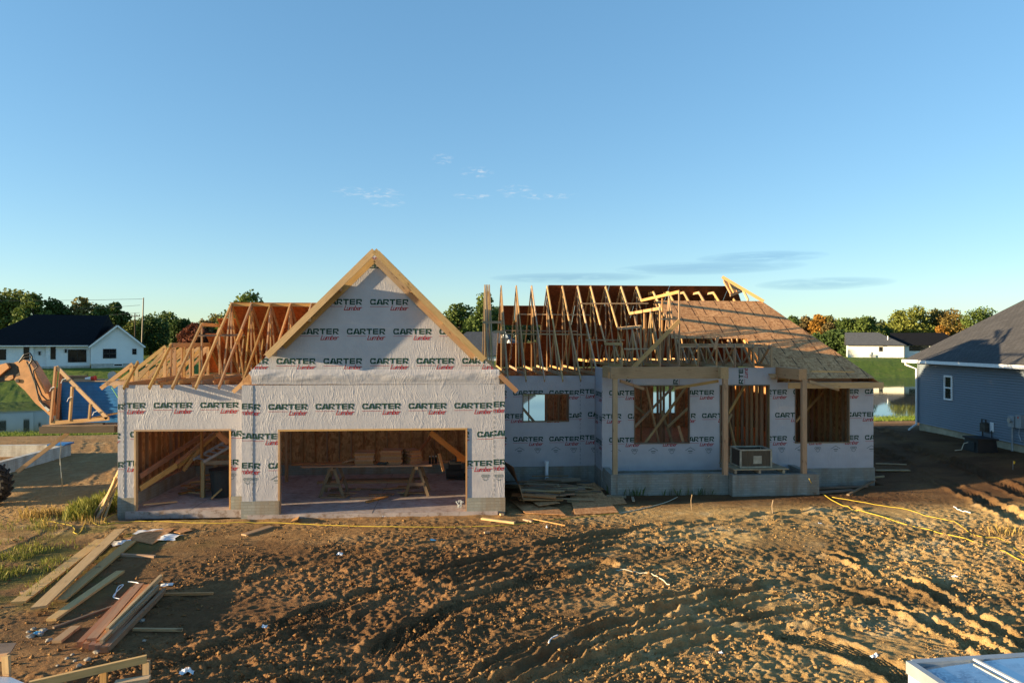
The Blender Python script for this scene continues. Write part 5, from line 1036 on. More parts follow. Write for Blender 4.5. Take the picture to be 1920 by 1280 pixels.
def load():
    S = 240/1536
    def P(cx, cy, Y=20.0): return W(cx*S, 640+cy*S, Y)
    a = P(500, 1010, 19.5); zt_ = a.z; t = thing('lifting_platform', 'long dark timber platform deck held up on the forks', 'platform', (-12.5, 20.1, zt_-.22)); x0 = a.x+12.5; x1 = 1.2
    for k in range(9): box('deck_plank', (x0+.02, -.62+k*.17, .20), (x1, -.62+k*.17+.16, .235), M['wood_dark'], t)
    beam('side_beam', (x0, -.66, .105), (x1, -.66, .13), .10, .19, M['grimy_wood'], t, up=(0, 0, 1)); beam('side_beam', (x0, .92, .105), (x1, .92, .13), .10, .19, M['grimy_wood'], t, up=(0, 0, 1))
    for k in range(4): beam('cross_beam', (x0+.3+k*.6, -.60, .11), (x0+.3+k*.6, .86, .11), .10, .16, M['grimy_wood'], t, up=(0, 0, 1))
    zd = zt_+.02
    b = thing('blue_bin', 'large ribbed blue bin with a timber lid standing on the platform', 'bin', (-12.4, 20.5, zd)); xa = P(680, 480, 20.1).x+12.4; xb = 1.05; zh = P(700, 482, 20.1).z-zd
    mb = MB(); n = 26
    for i in range(n): z0, z1 = zh*i/n, zh*(i+1)/n; o = .012 if i % 2 else 0; mb.box((xa+o, -.36+o, z0), (xb-o, .62-o, z1-.001))
    mb.build('ribbed_body', M['bluebin'], b); box('lid', (xa-.03, -.40, zh+.002), (xb+.05, .66, zh+.03), M['wood_old'], b)
    zl_ = zd+zh+.03
    s = thing('circular_saw', 'yellow and grey circular saw lying on the blue bin', 'saw', (P(1350, 400, 20.4).x, 20.4, zl_)); mb = MB(); mb.tube([(0, -.03, .13), (0, .03, .13)], .13, 18); mb.build('blade_guard', M['greymetal'], s); mb = MB(); mb.tube([(.02, .03, .14), (.02, .22, .14)], .08, 12); mb.box((-.06, .05, .2), (.2, .10, .27)); mb.box((.14, .05, .05), (.2, .10, .2)); mb.build('motor', M['yellow'], s); box('base_plate', (-.16, -.06, .0), (.2, .16, .02), M['galv'], s)
    s = thing('sander', 'red and white hand tool lying on the blue bin', 'tool', (P(1090, 450, 20.3).x, 20.3, zl_)); mb = MB(); mb.tube([(-.16, 0, .05), (.02, 0, .06)], [.03, .055], 10); mb.build('handle', M['plastic_white'], s); mb = MB(); mb.tube([(.02, 0, .06), (.14, 0, .07)], [.06, .075], 10); mb.build('motor', M['red'], s)
    for (p0, p1, lab) in (((1150, 425), (1300, 415), 'pale stick lying on the blue bin lid'), ((900, 470), (1040, 440), 'short pale offcut beside the red tool')): o = beam('offcut', P(*p0, 20.4)*Vector((1, 1, 0))+Vector((0, 0, zl_+.02)) if False else Vector((P(*p0, 20.4).x, 20.35, zl_+.02)), Vector((P(*p1, 20.4).x, 20.5, zl_+.02)), .04, .03, M['wood'], None); tag(o, lab, 'offcut', 'offcuts on the blue bin')
    o = beam('dark_toolbox', Vector((P(720, 440, 20.6).x, 20.7, zl_+.06)), Vector((P(1000, 400, 20.6).x, 20.75, zl_+.06)), .2, .12, M['wood_dark'], None); tag(o, 'dark timber block lying at the back of the blue bin lid', 'block')
    # small triangular gable frame standing on the platform edge
    f = thing('truss_frame', 'pale triangular timber truss frame standing on the platform edge', 'truss', (P(600, 930, 19.55).x, 19.55, zd)); L = lambda p, dy=0: P(*p, 19.55)-f.location+Vector((0, dy, 0)) if False else Vector((P(*p, 19.55).x-f.location.x, dy, P(*p, 19.55).z-f.location.z))
    zoff = -min(L(p).z for p in ((612, 920), (1300, 870)))+.05
    Lz = lambda p: L(p)+Vector((0, 0, zoff))
    for nm, a_, b_, h in (('upright', (612, 915), (672, 240), .095), ('rafter', (680, 245), (1290, 865), .10), ('bottom_rail', (600, 920), (1310, 865), .10), ('web', (838, 895), (868, 480), .09), ('web', (1070, 870), (1085, 690), .075)): beam(nm, Lz(a_)+Vector((0, 0 if nm != 'web' else .002, 0)), Lz(b_)+Vector((0, 0 if nm != 'web' else .002, 0)), .045 if nm != 'upright' else .05, h, M['wood'], f)
    beam('upright', Lz((655, 880))+Vector((0, .12, 0)), Lz((700, 300))+Vector((0, .12, 0)), .04, .10, M['wood_red'], f)
    for p in ((745, 440), (1120, 830), (610, 540), (820, 660)): mb = MB(); c = Lz(p); mb.tube([c+Vector((0, -.05, 0)), c+Vector((.05, -.06, .10)), c+Vector((.14, -.05, .13))], .010, 5); mb.build('binding_strap', M['plastic_white'], f)
    o = beam('loose_plank', P(1110, 930, 19.6)+Vector((0, 0, .03)), P(1450, 850, 20.0)+Vector((0, 0, .0)), .12, .04, M['wood'], None); tag(o, 'bent pale plank lying across the platform end', 'plank')
    # leaning two-by-four
    a = W(32, 884, 19.5); b_ = W(128, 811, 19.7); o = beam('leaning_stud', a, b_, .05, .10, M['wood'], None); tag(o, 'pale stud leaning from the tyre up to the platform', 'plank')
    mb = MB(); mb.tube([W(113, 806, 19.9), W(114, 840, 19.9), W(112, 855, 19.8), W(115, 895, 19.7), G(118, 926)], .012, 5); tag(mb.build('hanging_cord', M['cable']), 'thin pale cord hanging from the platform to the ground', 'cord')
    mb = MB(); mb.tube([P(1270, 460, 20.0), P(1350, 570, 19.7), P(1418, 680, 19.4)], .010, 5); tag(mb.build('green_strap', M['weedgreen']), 'thin green strap stretched down from the blue bin', 'strap')
M['weedgreen'] = plain('green_strap', (.12, .30, .06), .5, .3)
load()

# ================================================================== inside the garage
def onfloor(px, v, dz=0.0):
    p = HP(px, 900, v); w = h2w(p[0], p[1], dz); return w
def dirw(p0, p1): return h2w(*p0) , h2w(*p1)
def garage_things():
    # two trestles carrying a plank table
    for i, (u, lab) in enumerate(((-3.85, 'timber trestle under the left end of the plank table'), (-.95-.45, 'timber trestle under the right end of the plank table'))):
        c = h2w(u, 20.6, 0); t = thing('sawhorse', lab, 'sawhorse', c, HA, 'trestles under the plank table'); box('top_rail', (-.05, -.45, .80), (.05, .45, .88), M['wood_dark'], t)
        for sx in (-1, 1):
            for sy in (-1, 1): beam('leg', (sx*.34, sy*.40, 0.01), (sx*.06, sy*.36, .84), .04, .09, M['wood_dark'], t)
            beam('brace', (sx*.20, -.37, .42), (sx*.20, .37, .42), .03, .09, M['wood_dark'], t, up=(0, 0, 1))
        beam('brace', (-.22, -.41, .36), (.22, -.41, .36), .03, .09, M['wood_dark'], t, up=(0, 0, 1))
    for k, (lab, dv, du, dz) in enumerate((('front plank of the trestle table', -.28, 0, 0), ('middle plank of the trestle table', -.02, .5, 0), ('rear plank of the trestle table', .24, .9, 0), ('loose plank lying on top of the trestle table', -.12, -.3, .045))):
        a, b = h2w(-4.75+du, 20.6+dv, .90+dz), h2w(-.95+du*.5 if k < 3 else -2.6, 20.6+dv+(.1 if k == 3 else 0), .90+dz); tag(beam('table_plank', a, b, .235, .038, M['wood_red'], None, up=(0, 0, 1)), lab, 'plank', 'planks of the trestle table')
    # stacks of short boards
    for u, n, lab, L, r in ((-2.95, 9, 'stack of short boards at the left on the trestle table', .55, .06), (-2.15, 10, 'tall neat stack of short boards in the middle of the trestle table', .62, -.04), (-1.55, 10, 'stack of board ends seen end on at the trestle table', .35, .5)):
        c = h2w(u, 20.62, .92); t = thing('board_stack', lab, 'lumber stack', c, HA+r, 'board stacks on the trestle table')
        for j in range(n):
            for k in range(3): box('board', (-L/2+random.uniform(-.03, .03), -.28+k*.19, j*.04+.002), (L/2+random.uniform(-.03, .03), -.28+k*.19+.18, j*.04+.039), M['wood_red'], t)
    def pl(lab, a, b, w=.14, h=.04, m='wood_red', nm='board', up=(0, 0, 1), grp=None): return tag(beam(nm, h2w(*a), h2w(*b), w, h, M[m], None, up), lab, 'board', grp)
    pl('board propped up on the left stack', (-3.6, 20.45, .98), (-3.0, 20.5, 1.14)); pl('upright offcut leaning on the table edge', (-.62, 20.3, .72), (-.75, 20.4, 1.22), .10, .035, 'wood')
    for k in range(3): pl('short board stacked at the table right end', (-.45+.1*k, 20.6, .93+.05*k), (.25-.06*k, 20.62, .93+.05*k), .14, .045, 'wood', grp='boards at the table right end')
    c = h2w(-.25, 20.35, .92); t = thing('nail_gun_case', 'black and orange power tool on the trestle table', 'tool', c, HA); mb = MB(); mb.tube([(-.02, 0, .16), (.02, 0, .16)], .15, 16); mb.box((-.18, -.09, 0), (.16, .09, .10)); mb.build('body', M['black'], t); box('orange_guard', (.03, -.11, .09), (.16, -.02, .25), M['orange_tool'], t)
    for k in range(3): c = h2w(-1.02+.09*k, 20.42, .92); t = thing('water_bottle', 'clear plastic water bottle standing on the trestle table', 'bottle', c, 0, 'water bottles on the table'); mb = MB(); mb.tube([(0, 0, 0), (0, 0, .15), (0, 0, .19), (0, 0, .21)], [.032, .032, .014, .014], 10); mb.build('bottle_body', M['glass'], t); mb = MB(); mb.tube([(0, 0, .21), (0, 0, .225)], .016, 8); mb.build('cap', M['plastic_white'], t)
    c = h2w(-2.55, 20.33, .92); mb = MB(); mb.tube([c, c+Vector((.1, 0, .06)), c+Vector((.22, .02, .03)), c+Vector((.3, 0, .07))], .035, 8); tag(mb.build('work_gloves', M['darkgrey']), 'dark crumpled gloves in front of the board stacks', 'gloves')
    c = h2w(-.3, 22.6, 0); t = thing('air_compressor', 'dark air compressor on the slab near the back wall', 'compressor', c, HA); mb = MB(); mb.tube([(-.3, 0, .2), (.3, 0, .2)], .16, 14); mb.box((-.22, -.14, .34), (.2, .14, .52)); mb.build('tank', M['darkgrey'], t); mb = MB(); mb.tube([(.36, -.2, .09), (.36, .2, .09)], .09, 12); mb.build('wheel', M['rubber'], t)
    # boards and scraps on the slab
    pl('long dark board lying along the back of the slab', (-4.7, 22.3, .03), (-1.6, 22.25, .03), .2, .06, 'wood_red'); pl('second long dark board along the back of the slab', (-4.4, 22.6, .03), (-1.2, 22.7, .03), .15, .05, 'wood_dark')
    pl('reddish board lying alone on the open slab', (-2.75, 19.5, .025), (-2.25, 20.1, .04), .13, .04, 'wood_red'); pl('board lying under the trestle table', (-3.3, 20.0, .025), (-2.3, 20.15, .025), .10, .04, 'wood'); 
    for k in range(22):
        u, v, a, L = random.uniform(-4.4, -1.3), random.uniform(20.1, 21.6), random.uniform(-.7, .7), random.uniform(.25, .9); pl('small board offcut littering the slab beneath the trestle table', (u, v, .02+.012*(k % 4)), (u+L*math.cos(a), v+L*math.sin(a)*.6, .02+.012*(k % 4)), random.choice((.05, .09, .14)), .03, random.choice(('wood_red', 'wood_dark', 'wood')), 'offcut', grp='offcuts under the trestle table')
    mb = MB(); rr = random.Random(3); c = h2w(-.12, 18.75, .02)
    for k in range(7): mb.tube([c+Vector((rr.uniform(-.1, .1), rr.uniform(-.1, .1), 0)), c+Vector((rr.uniform(-.1, .1), 0, .15)), c+Vector((rr.uniform(-.06, .06), 0, .2))], [.01, .025, .005], 6)
    tag(mb.build('crumpled_wrap', M['greymetal']), 'scrap of crumpled grey wrap against the right jamb', 'wrap scrap')
    pl('pale offcut crossing the threshold of the small garage', (-8.75, 19.3, .10), (-8.1, 19.9, .03), .08, .035, 'wood')
    # small garage: bench with ladder and dark barrel
    c = h2w(-7.15, 21.0, 0); t = thing('workbench', 'rough timber workbench in the small garage', 'bench', c, HA)
    for x, y in ((-.45, -.5), (-.45, .5), (.55, -.5), (.55, .5)): beam('leg', (x, y, 0), (x, y, 1.06), .09, .09, M['wood_old'], t)
    beam('rail', (-.5, -.5, 1.02), (.6, -.5, 1.02), .04, .12, M['wood_old'], t, up=(0, 0, 1)); beam('rail', (-.5, .5, 1.02), (.6, .5, 1.02), .04, .12, M['wood_old'], t, up=(0, 0, 1)); beam('rail', (-.45, -.5, .98), (-.45, .5, .98), .04, .12, M['wood_old'], t, up=(0, 0, 1)); beam('tall_post', (-.52, -.42, 0), (-.52, -.42, 1.95), .045, .12, M['wood_red'], t)
    c = h2w(-7.35, 20.75, 1.14); t = thing('ladder', 'aluminium ladder lying slanted across the workbench', 'ladder', c, HA); a, b = Vector((-.35, -.35, -.05)), Vector((.72, .9, .62)); n = Vector((.22, -.20, .0))
    for s in (-1, 1): beam('rail', a+n*s, b+n*s, .03, .07, M['greymetal'], t)
    for k in range(9): p = a.lerp(b, (k+.5)/9); beam('rung', p-n, p+n, .035, .03, M['greymetal'], t)
    c = h2w(-7.12, 20.62, 0); t = thing('rubbish_barrel', 'dark plastic rubbish barrel beneath the ladder', 'barrel', c, HA); mb = MB(); mb.tube([(0, 0, .01), (0, 0, .7), (0, 0, .78), (0, 0, .80)], [.26, .32, .35, .34], 20); mb.build('body', M['darkgrey'], t); mb = MB(); mb.tube([(0, 0, .78), (0, 0, .82)], .355, 20); mb.build('rim', M['black'], t)
    pl('bright triangular offcut leaning on the barrel', (-7.25, 20.15, .05), (-6.98, 20.25, .3), .16, .03, 'wood')
    for k in range(30):
        u, v, a, L = random.uniform(-8.5, -7.4), random.uniform(20.7, 22.4), random.uniform(-.9, .9), random.uniform(.3, 1.1); pl('board offcut in the heap on the small garage floor', (u, v, .03+.03*(k % 9)), (u+L*math.cos(a)*.7, v+L*math.sin(a)*.6, .05+.03*(k % 9)), random.choice((.07, .12, .18)), .035, random.choice(('wood_red', 'wood_dark', 'wood', 'wood_red')), 'offcut', grp='offcuts heaped in the small garage')
garage_things()
# ================================================================== porch things, debris and lumber outside
M['cable_dark'] = plain('grimy_frame', (.34, .30, .23), .7, .2, var=.3)
def crate():
    p = HP(1410, 888, 20.62); c = h2w(p[0], p[1], .56); t0 = thing('pallet', 'timber pallet lying across the unfinished porch', 'pallet', h2w(p[0], 20.75, .545), HA)
    for k in range(6): box('deck_board', (-.78, -.62+k*.21, .11), (.95, -.62+k*.21+.17, .135), M['wood_old'], t0)
    for k in range(3): box('stringer', (-.75+.75*k, -.62, 0), (-.68+.75*k, .60, .105), M['wood_old'], t0)
    t = thing('wire_crate', 'rusty framed mesh crate standing on the porch pallet', 'crate', h2w(p[0], 20.70, .69), HA); w, d, h = .48, .36, .56
    for x in (-w, w):
        for y in (-d, d): box('post', (x-.025, y-.025, 0), (x+.025, y+.025, h), M['cable_dark'], t)
    for z in (.02, h-.02):
        for y in (-d, d): box('rail', (-w+.025, y-.02, z-.02), (w-.025, y+.02, z+.02), M['cable_dark'], t)
        for x in (-w, w): box('rail', (x-.02, -d+.025, z-.02), (x+.02, d-.025, z+.02), M['cable_dark'], t)
    box('mesh_panel', (-w+.025, -d-.005, .04), (w-.025, -d+.005, h-.04), M['grimy_wood'], t); box('mesh_panel', (-w-.005, -d+.03, .04), (-w+.005, d-.03, h-.04), M['grimy_wood'], t); box('mesh_panel', (w-.005, -d+.03, .04), (w+.005, d-.03, h-.04), M['grimy_wood'], t); box('mesh_panel', (-w+.025, d-.005, .04), (w-.025, d+.005, h-.04), M['grimy_wood'], t); box('label_plate', (-.08, -d-.012, .12), (.18, -d-.006, .36), M['cable_dark'], t); box('load', (-w+.04, -d+.03, .05), (w-.04, d-.03, h-.14), M['grimy_wood'], t)
crate()
def lie(name, lab, cat, a, b, w, th, mat, dz=0.0, grp=None, tilt=0.0):
    """board lying on the ground between two photo points"""
    p0, p1 = G(*a), G(*b); n = 7; d = p1-p0; side = Vector((-d.y, d.x, 0)).normalized()*w*.4
    pts = [p0.lerp(p1, i/(n-1)) for i in range(n)]
    # rest on the highest ground below it
    lift = max(max(gz(p.x+s*side.x, p.y+s*side.y)-p.z for s in (-1, 0, 1)) for p in pts); lift = min(lift, .10)
    o = beam(name, p0+Vector((0, 0, lift*.75+th/2+dz)), p1+Vector((0, 0, lift*.75+th/2+dz)), w, th, M[mat], None, up=(0, 0, 1), tw=tilt); return tag(o, lab, cat, grp)
def lumber():
    B = 'board'
    lie('plank', 'orange lit wide plank lowest in the crossed lumber pile', B, (190, 1013), (34, 1131), .24, .04, 'wood', .0); lie('plank', 'second wide plank beneath the long weathered one', B, (246, 1018), (112, 1130), .22, .04, 'wood', .02); lie('plank', 'long weathered plank on top of the crossed lumber pile', B, (225, 1002), (72, 1152), .235, .04, 'wood', .10, tilt=.06)
    lie('plank', 'single grey plank below the crossed lumber pile', B, (226, 1073), (96, 1164), .16, .045, 'wood', 0); lie('plank', 'small pale offcut on a stick end near the crossed pile', B, (40, 1112), (72, 1112), .10, .04, 'wood'); lie('plank', 'short pale board standing alone on the mud', B, (142, 1178), (106, 1206), .14, .045, 'wood')
    lie('plank', 'thin brown lath between the grey plank and the red bundle', B, (100, 1178), (217, 1136), .05, .03, 'wood_dark'); lie('plank', 'straight stick pointing right from the red bundle', B, (306, 1117), (400, 1115), .06, .04, 'wood_red'); lie('plank', 'broken stick beside the pale rubble', B, (250, 1182), (342, 1183), .05, .04, 'wood'); lie('plank', 'pale stick beneath the crossed planks', B, (215, 1041), (290, 1045), .07, .05, 'wood')
    for k in range(5): lie('plank', 'red brown board in the lower layer of the lumber bundle', B, (251+k*9, 1108+k*1.5), (150+k*11, 1214+k*3.0), .09, .085, 'wood_red', 0, 'lower boards of the red lumber bundle')
    for k in range(2): lie('plank', 'red brown board lying flush on the lumber bundle', B, (262+k*16, 1106+k*2), (172+k*18, 1212+k*4), .14, .04, 'wood_red', .088, 'upper boards of the red lumber bundle')
    lie('plank', 'pale stud laid across the red lumber bundle', B, (302, 1094), (201, 1198), .05, .09, 'wood', .09); lie('plank', 'pale stud along the right of the red lumber bundle', B, (296, 1112), (190, 1219), .05, .09, 'wood', .06); lie('plank', 'outermost right stud of the red lumber bundle', B, (308, 1113), (200, 1225), .06, .09, 'wood_red', .0)
    # near the garage
    lie('plank', 'short orange board lying before the big garage door', B, (567, 958), (552, 982), .17, .03, 'wood_red', .02, tilt=.3); lie('plank', 'orange board lying before the left garage pier', B, (457, 1004), (508, 988), .17, .035, 'wood_red'); lie('plank', 'pale stud lying before the right garage pier', B, (903, 974), (965, 982), .09, .05, 'wood'); lie('plank', 'stubby pale stud end against the right garage pier', B, (926, 963), (942, 969), .09, .05, 'wood')
    lie('plank', 'tiny pale offcut lying on the open mud', B, (908, 1000), (918, 999), .06, .04, 'wood'); lie('plank', 'pale chip board end beside the debris heap', B, (982, 975), (998, 979), .07, .04, 'wood'); lie('plank', 'thin lath pointing away from the debris heap', B, (1000, 974), (1060, 986), .04, .025, 'wood')
    # debris heap in the recess
    g = 'boards in the debris heap by the recess'
    def pt(px, py, dz=.0): return G(px, py, dz)
    rr = random.Random(11)
    for (pts, lab, z) in (([(975, 916), (1050, 950), (1010, 956), (972, 930)], 'brown sheathing board on the debris heap', .12), ([(955, 940), (1045, 955), (1060, 968), (985, 965)], 'large sheathing board at the front of the debris heap', .05), ([(1065, 918), (1115, 906), (1160, 962), (1078, 966)], 'wide sheathing sheet lying flat beside the debris heap', .03), ([(1112, 905), (1140, 898), (1175, 945), (1142, 948)], 'sheathing strip lying against the porch wall', .03)):
        P = [G(*p) for p in pts]; zm = max(p.z for p in P); zs = [p.z*.4+zm*.6+z for p in P]; c = sum((Vector((p.x, p.y, zz)) for p, zz in zip(P, zs)), Vector())/4
        V_ = [Vector((p.x, p.y, zz))-c for p, zz in zip(P, zs)]; mb = MB(); mb.v = [tuple(v) for v in V_]+[tuple(v-Vector((0, 0, .014))) for v in V_]; mb.f = [(3, 2, 1, 0), (4, 5, 6, 7), (0, 1, 5, 4), (1, 2, 6, 5), (2, 3, 7, 6), (3, 0, 4, 7)]; mb.mi = [0]*6; o = mb.build('osb_sheet', M['osb_plain'], None, Matrix.Translation(c)); tag(o, lab, 'sheet', 'sheathing sheets by the debris heap')
    # curved sheet leaning on the garage corner
    mb = MB(); n = 8
    a0, a1 = h2w(1.35, 18.9, .05), h2w(1.18, 22.2, .06)
    for i in range(n+1):
        s = i/n
        for j, (x, z) in enumerate(((.0, 1.02*(1-.35*s)), (.30+.15*s, .0))): p = a0.lerp(a1, s)+Vector((x+.10*math.sin(s*3)*(j), 0, z)); mb.v.append(tuple(p))
    mb.f = [(2*i, 2*i+1, 2*i+3, 2*i+2) for i in range(n)]; mb.mi = [0]*n; m0 = len(mb.v); mb.v += [(x+.012, y, z+.006) for x, y, z in mb.v]; mb.f += [(2*i+m0+2, 2*i+m0+3, 2*i+m0+1, 2*i+m0) for i in range(n)]; mb.f += [(2*i, 2*i+2, 2*i+2+m0, 2*i+m0) for i in range(n)]+[(2*i+1, 2*i+1+m0, 2*i+3+m0, 2*i+3) for i in range(n)]; mb.mi = [0]*len(mb.f); tag(mb.build('leaning_sheet', M['osb_plain']), 'curved sheathing sheet leaning on the garage side wall', 'sheet')
    for k in range(120):
        px = rr.uniform(955, 1125); py = rr.uniform(890, 948)-max(0, (px-1060))*.25; L = rr.uniform(.3, 1.5); a = rr.uniform(-.45, .45); c = G(px, py); h_ = .05+.30*max(0, 1-abs(px-1020)/95)*rr.random(); d = Vector((math.cos(a), math.sin(a)*.8, rr.uniform(-.06, .06)))*L/2
        u1, v1 = w2h(c.x-d.x, c.y-d.y); u2, v2 = w2h(c.x+d.x, c.y+d.y)
        if min(u1, u2) < 1.2 or max(v1, v2) > 22.7 or (max(u1, u2) > 4.3): continue
        tag(beam('debris_board', c-d+Vector((0, 0, h_)), c+d+Vector((0, 0, h_)), rr.choice((.05, .09, .09, .14, .24)), .035, M[rr.choice(('wood_dark', 'wood_old', 'wood_dark', 'wood_dark', 'wood_red'))], None, up=(rr.uniform(-.3, .3), rr.uniform(-.3, .3), 1)), 'broken board in the debris heap below the small window', 'board', g)
    c = G(1122, 892, 0); mb = MB(); bm = bmesh.new(); bmesh.ops.create_icosphere(bm, subdivisions=3, radius=.30)
    for v in bm.verts: n_ = mnoise.noise(v.co*4.5)*.10+mnoise.noise(v.co*11)*.05; v.co *= 1+n_*1.6; v.co.z = max(v.co.z*.85, -.16)
    me = bpy.data.meshes.new('rubbish_bag'); bm.to_mesh(me); bm.free(); me.materials.append(M['plastic_white']); o = link('rubbish_bag', me, None, Matrix.Translation(c+Vector((-.05, 0, .30)))); tag(o, 'crumpled white rubbish bag on the debris heap', 'bag')
    t = thing('drain_pipe', 'upright white plastic drain pipe before the recess wall', 'pipe', h2w(HP(1025, 890, 22.55)[0], 22.55, -.1)); mb = MB(); mb.tube([(0, 0, -.1), (0, 0, .62)], .06, 12); mb.build('pipe', M['plastic_white'], t); mb = MB(); mb.tube([(0, 0, .60), (0, 0, .68)], .072, 12); mb.build('coupling', M['plastic_white'], t)
    # stick in front of porch, level, boards at the right corner
    lie('plank', 'yellow level lying on the shaded ground before the porch', 'level', (1182, 925), (1188, 945), .07, .04, 'wood_old'); lie('plank', 'pale board in shade beside the porch steps', B, (1138, 931), (1174, 933), .09, .05, 'wood_old')
    for a, b, w_, m, lab in (((1520, 912), (1640, 900), .16, 'wood_old', 'upper'), ((1524, 918), (1625, 914), .14, 'wood_dark', 'middle'), ((1522, 926), (1600, 921), .18, 'wood_dark', 'lower'), ((1575, 908), (1658, 899), .10, 'wood_old', 'tilted'), ((1590, 930), (1640, 905), .08, 'wood_dark', 'crossed')): lie('plank', f'{lab} weathered board in the shaded pile at the house corner', B, a, b, w_, .045, m, .02, None)
    lie('plank', 'pale board in shade alongside the house end wall', B, (1642, 884), (1705, 884), .2, .03, 'wood_old'); lie('plank', 'upper pale board in shade alongside the house end wall', B, (1642, 870), (1700, 872), .08, .03, 'wood_old')
    # sticks bundled at the garage's left corner
    for k in range(9): a = h2w(-9.40+rr.uniform(-.5, -.05), 18.75+rr.uniform(-.15, .3), .0); b = h2w(-9.36+rr.uniform(-.06, 0), 19.15+.05*k, rr.uniform(.7, 1.1)); a.z = gz(a.x, a.y); tag(beam('leaning_lath', a, b, .06, .03, M[rr.choice(('wood_old', 'wood'))], None), 'weathered lath leaning on the left garage corner', 'lath', 'laths leaning on the garage corner')
    # osb scraps and plastic sheet by the crossed pile
    for pts, lab in (([(238, 1012), (262, 1000), (330, 990), (300, 1013), (285, 1022)], 'brown sheathing scrap under the white plastic'), ([(326, 999), (345, 991), (361, 995), (338, 1002)], 'small sheathing scrap beside the white plastic')):
        P = [G(*p, .03) for p in pts]; zm = max(p.z for p in P); c = sum(P, Vector())/len(P); n = len(P); top = [(p.x-c.x, p.y-c.y, (p.z*.3+zm*.7)-c.z) for p in P]; mb = MB(); mb.add(top+[(x, y, z-.014) for x, y, z in top], [tuple(range(n)), tuple(range(2*n-1, n-1, -1))]+[(i, i+n, (i+1) % n+n, (i+1) % n) for i in range(n)]); tag(mb.build('sheathing_scrap', M['osb_plain'], None, Matrix.Translation(c)), lab, 'scrap')
lumber()
def scrap(name, lab, cat, px, py, w, l, h, mat, seed, rot=0.0, n=9):
    c = G(px, py, .01); vs = []; fs = []
    for j in range(n):
        for i in range(n):
            x, y = (i/(n-1)-.5)*w, (j/(n-1)-.5)*l; e = 1-max(abs(i/(n-1)-.5), abs(j/(n-1)-.5))*2
            xx = x*math.cos(rot)-y*math.sin(rot)+mnoise.noise((x*6, y*6, seed))*w*.22; yy = x*math.sin(rot)+y*math.cos(rot)+mnoise.noise((x*6, y*6, seed+9))*l*.22
            vs.append((xx, yy, max(gz(c.x+xx, c.y+yy)-c.z+.012, 0)+h*abs(mnoise.noise((x*9/w*.3, y*9/l*.3, seed+3)))*1.6*(.3+e)))
    for j in range(n-1):
        for i in range(n-1): a = j*n+i; fs.append((a, a+1, a+n+1, a+n))
    return tag(mesh_obj(name, vs, fs, M[mat], None, Matrix.Translation(c), True), lab, cat)
scrap('plastic_sheet', 'crumpled white plastic sheet on the sheathing scrap', 'plastic', 302, 1009, .75, .5, .07, 'plastic_white', 1); scrap('plastic_sheet', 'narrow white plastic sheet behind the sheathing scrap', 'plastic', 280, 997, .62, .32, .05, 'plastic_white', 2, .25); scrap('plastic_sheet', 'white plastic pinched under the crossed planks', 'plastic', 228, 1018, .4, .4, .05, 'plastic_white', 3, .6)
scrap('plastic_scrap', 'torn white plastic scrap beside the red bundle end', 'plastic', 314, 1097, .22, .12, .05, 'plastic_white', 4, .3); scrap('plastic_scrap', 'pale blue plastic scrap near the lower left stones', 'plastic', 70, 1188, .14, .10, .05, 'bluepl', 5); scrap('plastic_scrap', 'pale green crumpled bag in the tyre track', 'plastic', 351, 1262, .20, .14, .09, 'plastic_white', 6); scrap('plastic_scrap', 'white paper scrap on the open mud', 'plastic', 638, 1040, .14, .12, .07, 'plastic_white', 7); scrap('plastic_scrap', 'bright blue plastic scrap in the mud', 'plastic', 812, 1013, .16, .08, .03, 'bluepl', 8)
scrap('plastic_scrap', 'white rag before the big garage door sill', 'rag', 717, 968, .22, .12, .06, 'plastic_white', 9); scrap('plastic_scrap', 'tiny white scrap at the foot of the debris heap', 'plastic', 1025, 990, .05, .05, .12, 'plastic_white', 10); scrap('plastic_scrap', 'tiny white scrap on the ruts in front of the house corner', 'plastic', 1538, 982, .10, .06, .05, 'plastic_white', 11); scrap('plastic_scrap', 'white scrap on the pale dry mud at right', 'plastic', 1790, 1082, .12, .06, .05, 'plastic_white', 12); scrap('plastic_scrap', 'small white scrap at the lower left of the ruts', 'plastic', 496, 1180, .07, .05, .03, 'plastic_white', 13); scrap('plastic_scrap', 'small white chip on the dry mud patch', 'plastic', 1352, 1225, .07, .05, .05, 'plastic_white', 14); scrap('plastic_scrap', 'pale scrap in the near rut at right', 'plastic', 1640, 1232, .12, .06, .05, 'plastic_white', 15)
# ropes and cords over the mud
def rope(lab, pts, r, mat, cat='rope', sub=5):
    P = [G(x, y, r*1.2) if len(z) == 0 else W(x, y, z[0]) for x, y, *z in pts]; Q = []
    for i in range(len(P)-1):
        p0, p1, p2, p3 = P[max(i-1, 0)], P[i], P[i+1], P[min(i+2, len(P)-1)]
        for k in range(sub):
            t = k/sub; v = .5*((2*p1)+(p2-p0)*t+(2*p0-5*p1+4*p2-p3)*t*t+(3*p1-p0-3*p2+p3)*t**3)
            if len(pts[i]) == 2 and len(pts[i+1]) == 2: v.z = max(gz(v.x, v.y)+r*1.1, v.z*.5+.5*(gz(v.x, v.y)))
            Q.append(v)
    Q.append(P[-1]); mb = MB(); mb.tube(Q, r, 6); return tag(mb.build('rope', M[mat], None, None, True), lab, cat)
rope('yellow rope looped through the weeds and along the garage front', [(76, 966), (80, 976), (95, 978), (128, 984), (140, 992), (138, 998), (150, 999), (165, 975), (185, 985), (215, 978), (243, 970), (240, 963), (215, 972), (195, 978), (220, 981), (250, 978), (300, 978), (400, 981), (500, 980), (620, 985), (760, 988), (900, 987), (960, 984), (1060, 973), (1160, 962)], .010, 'rope')
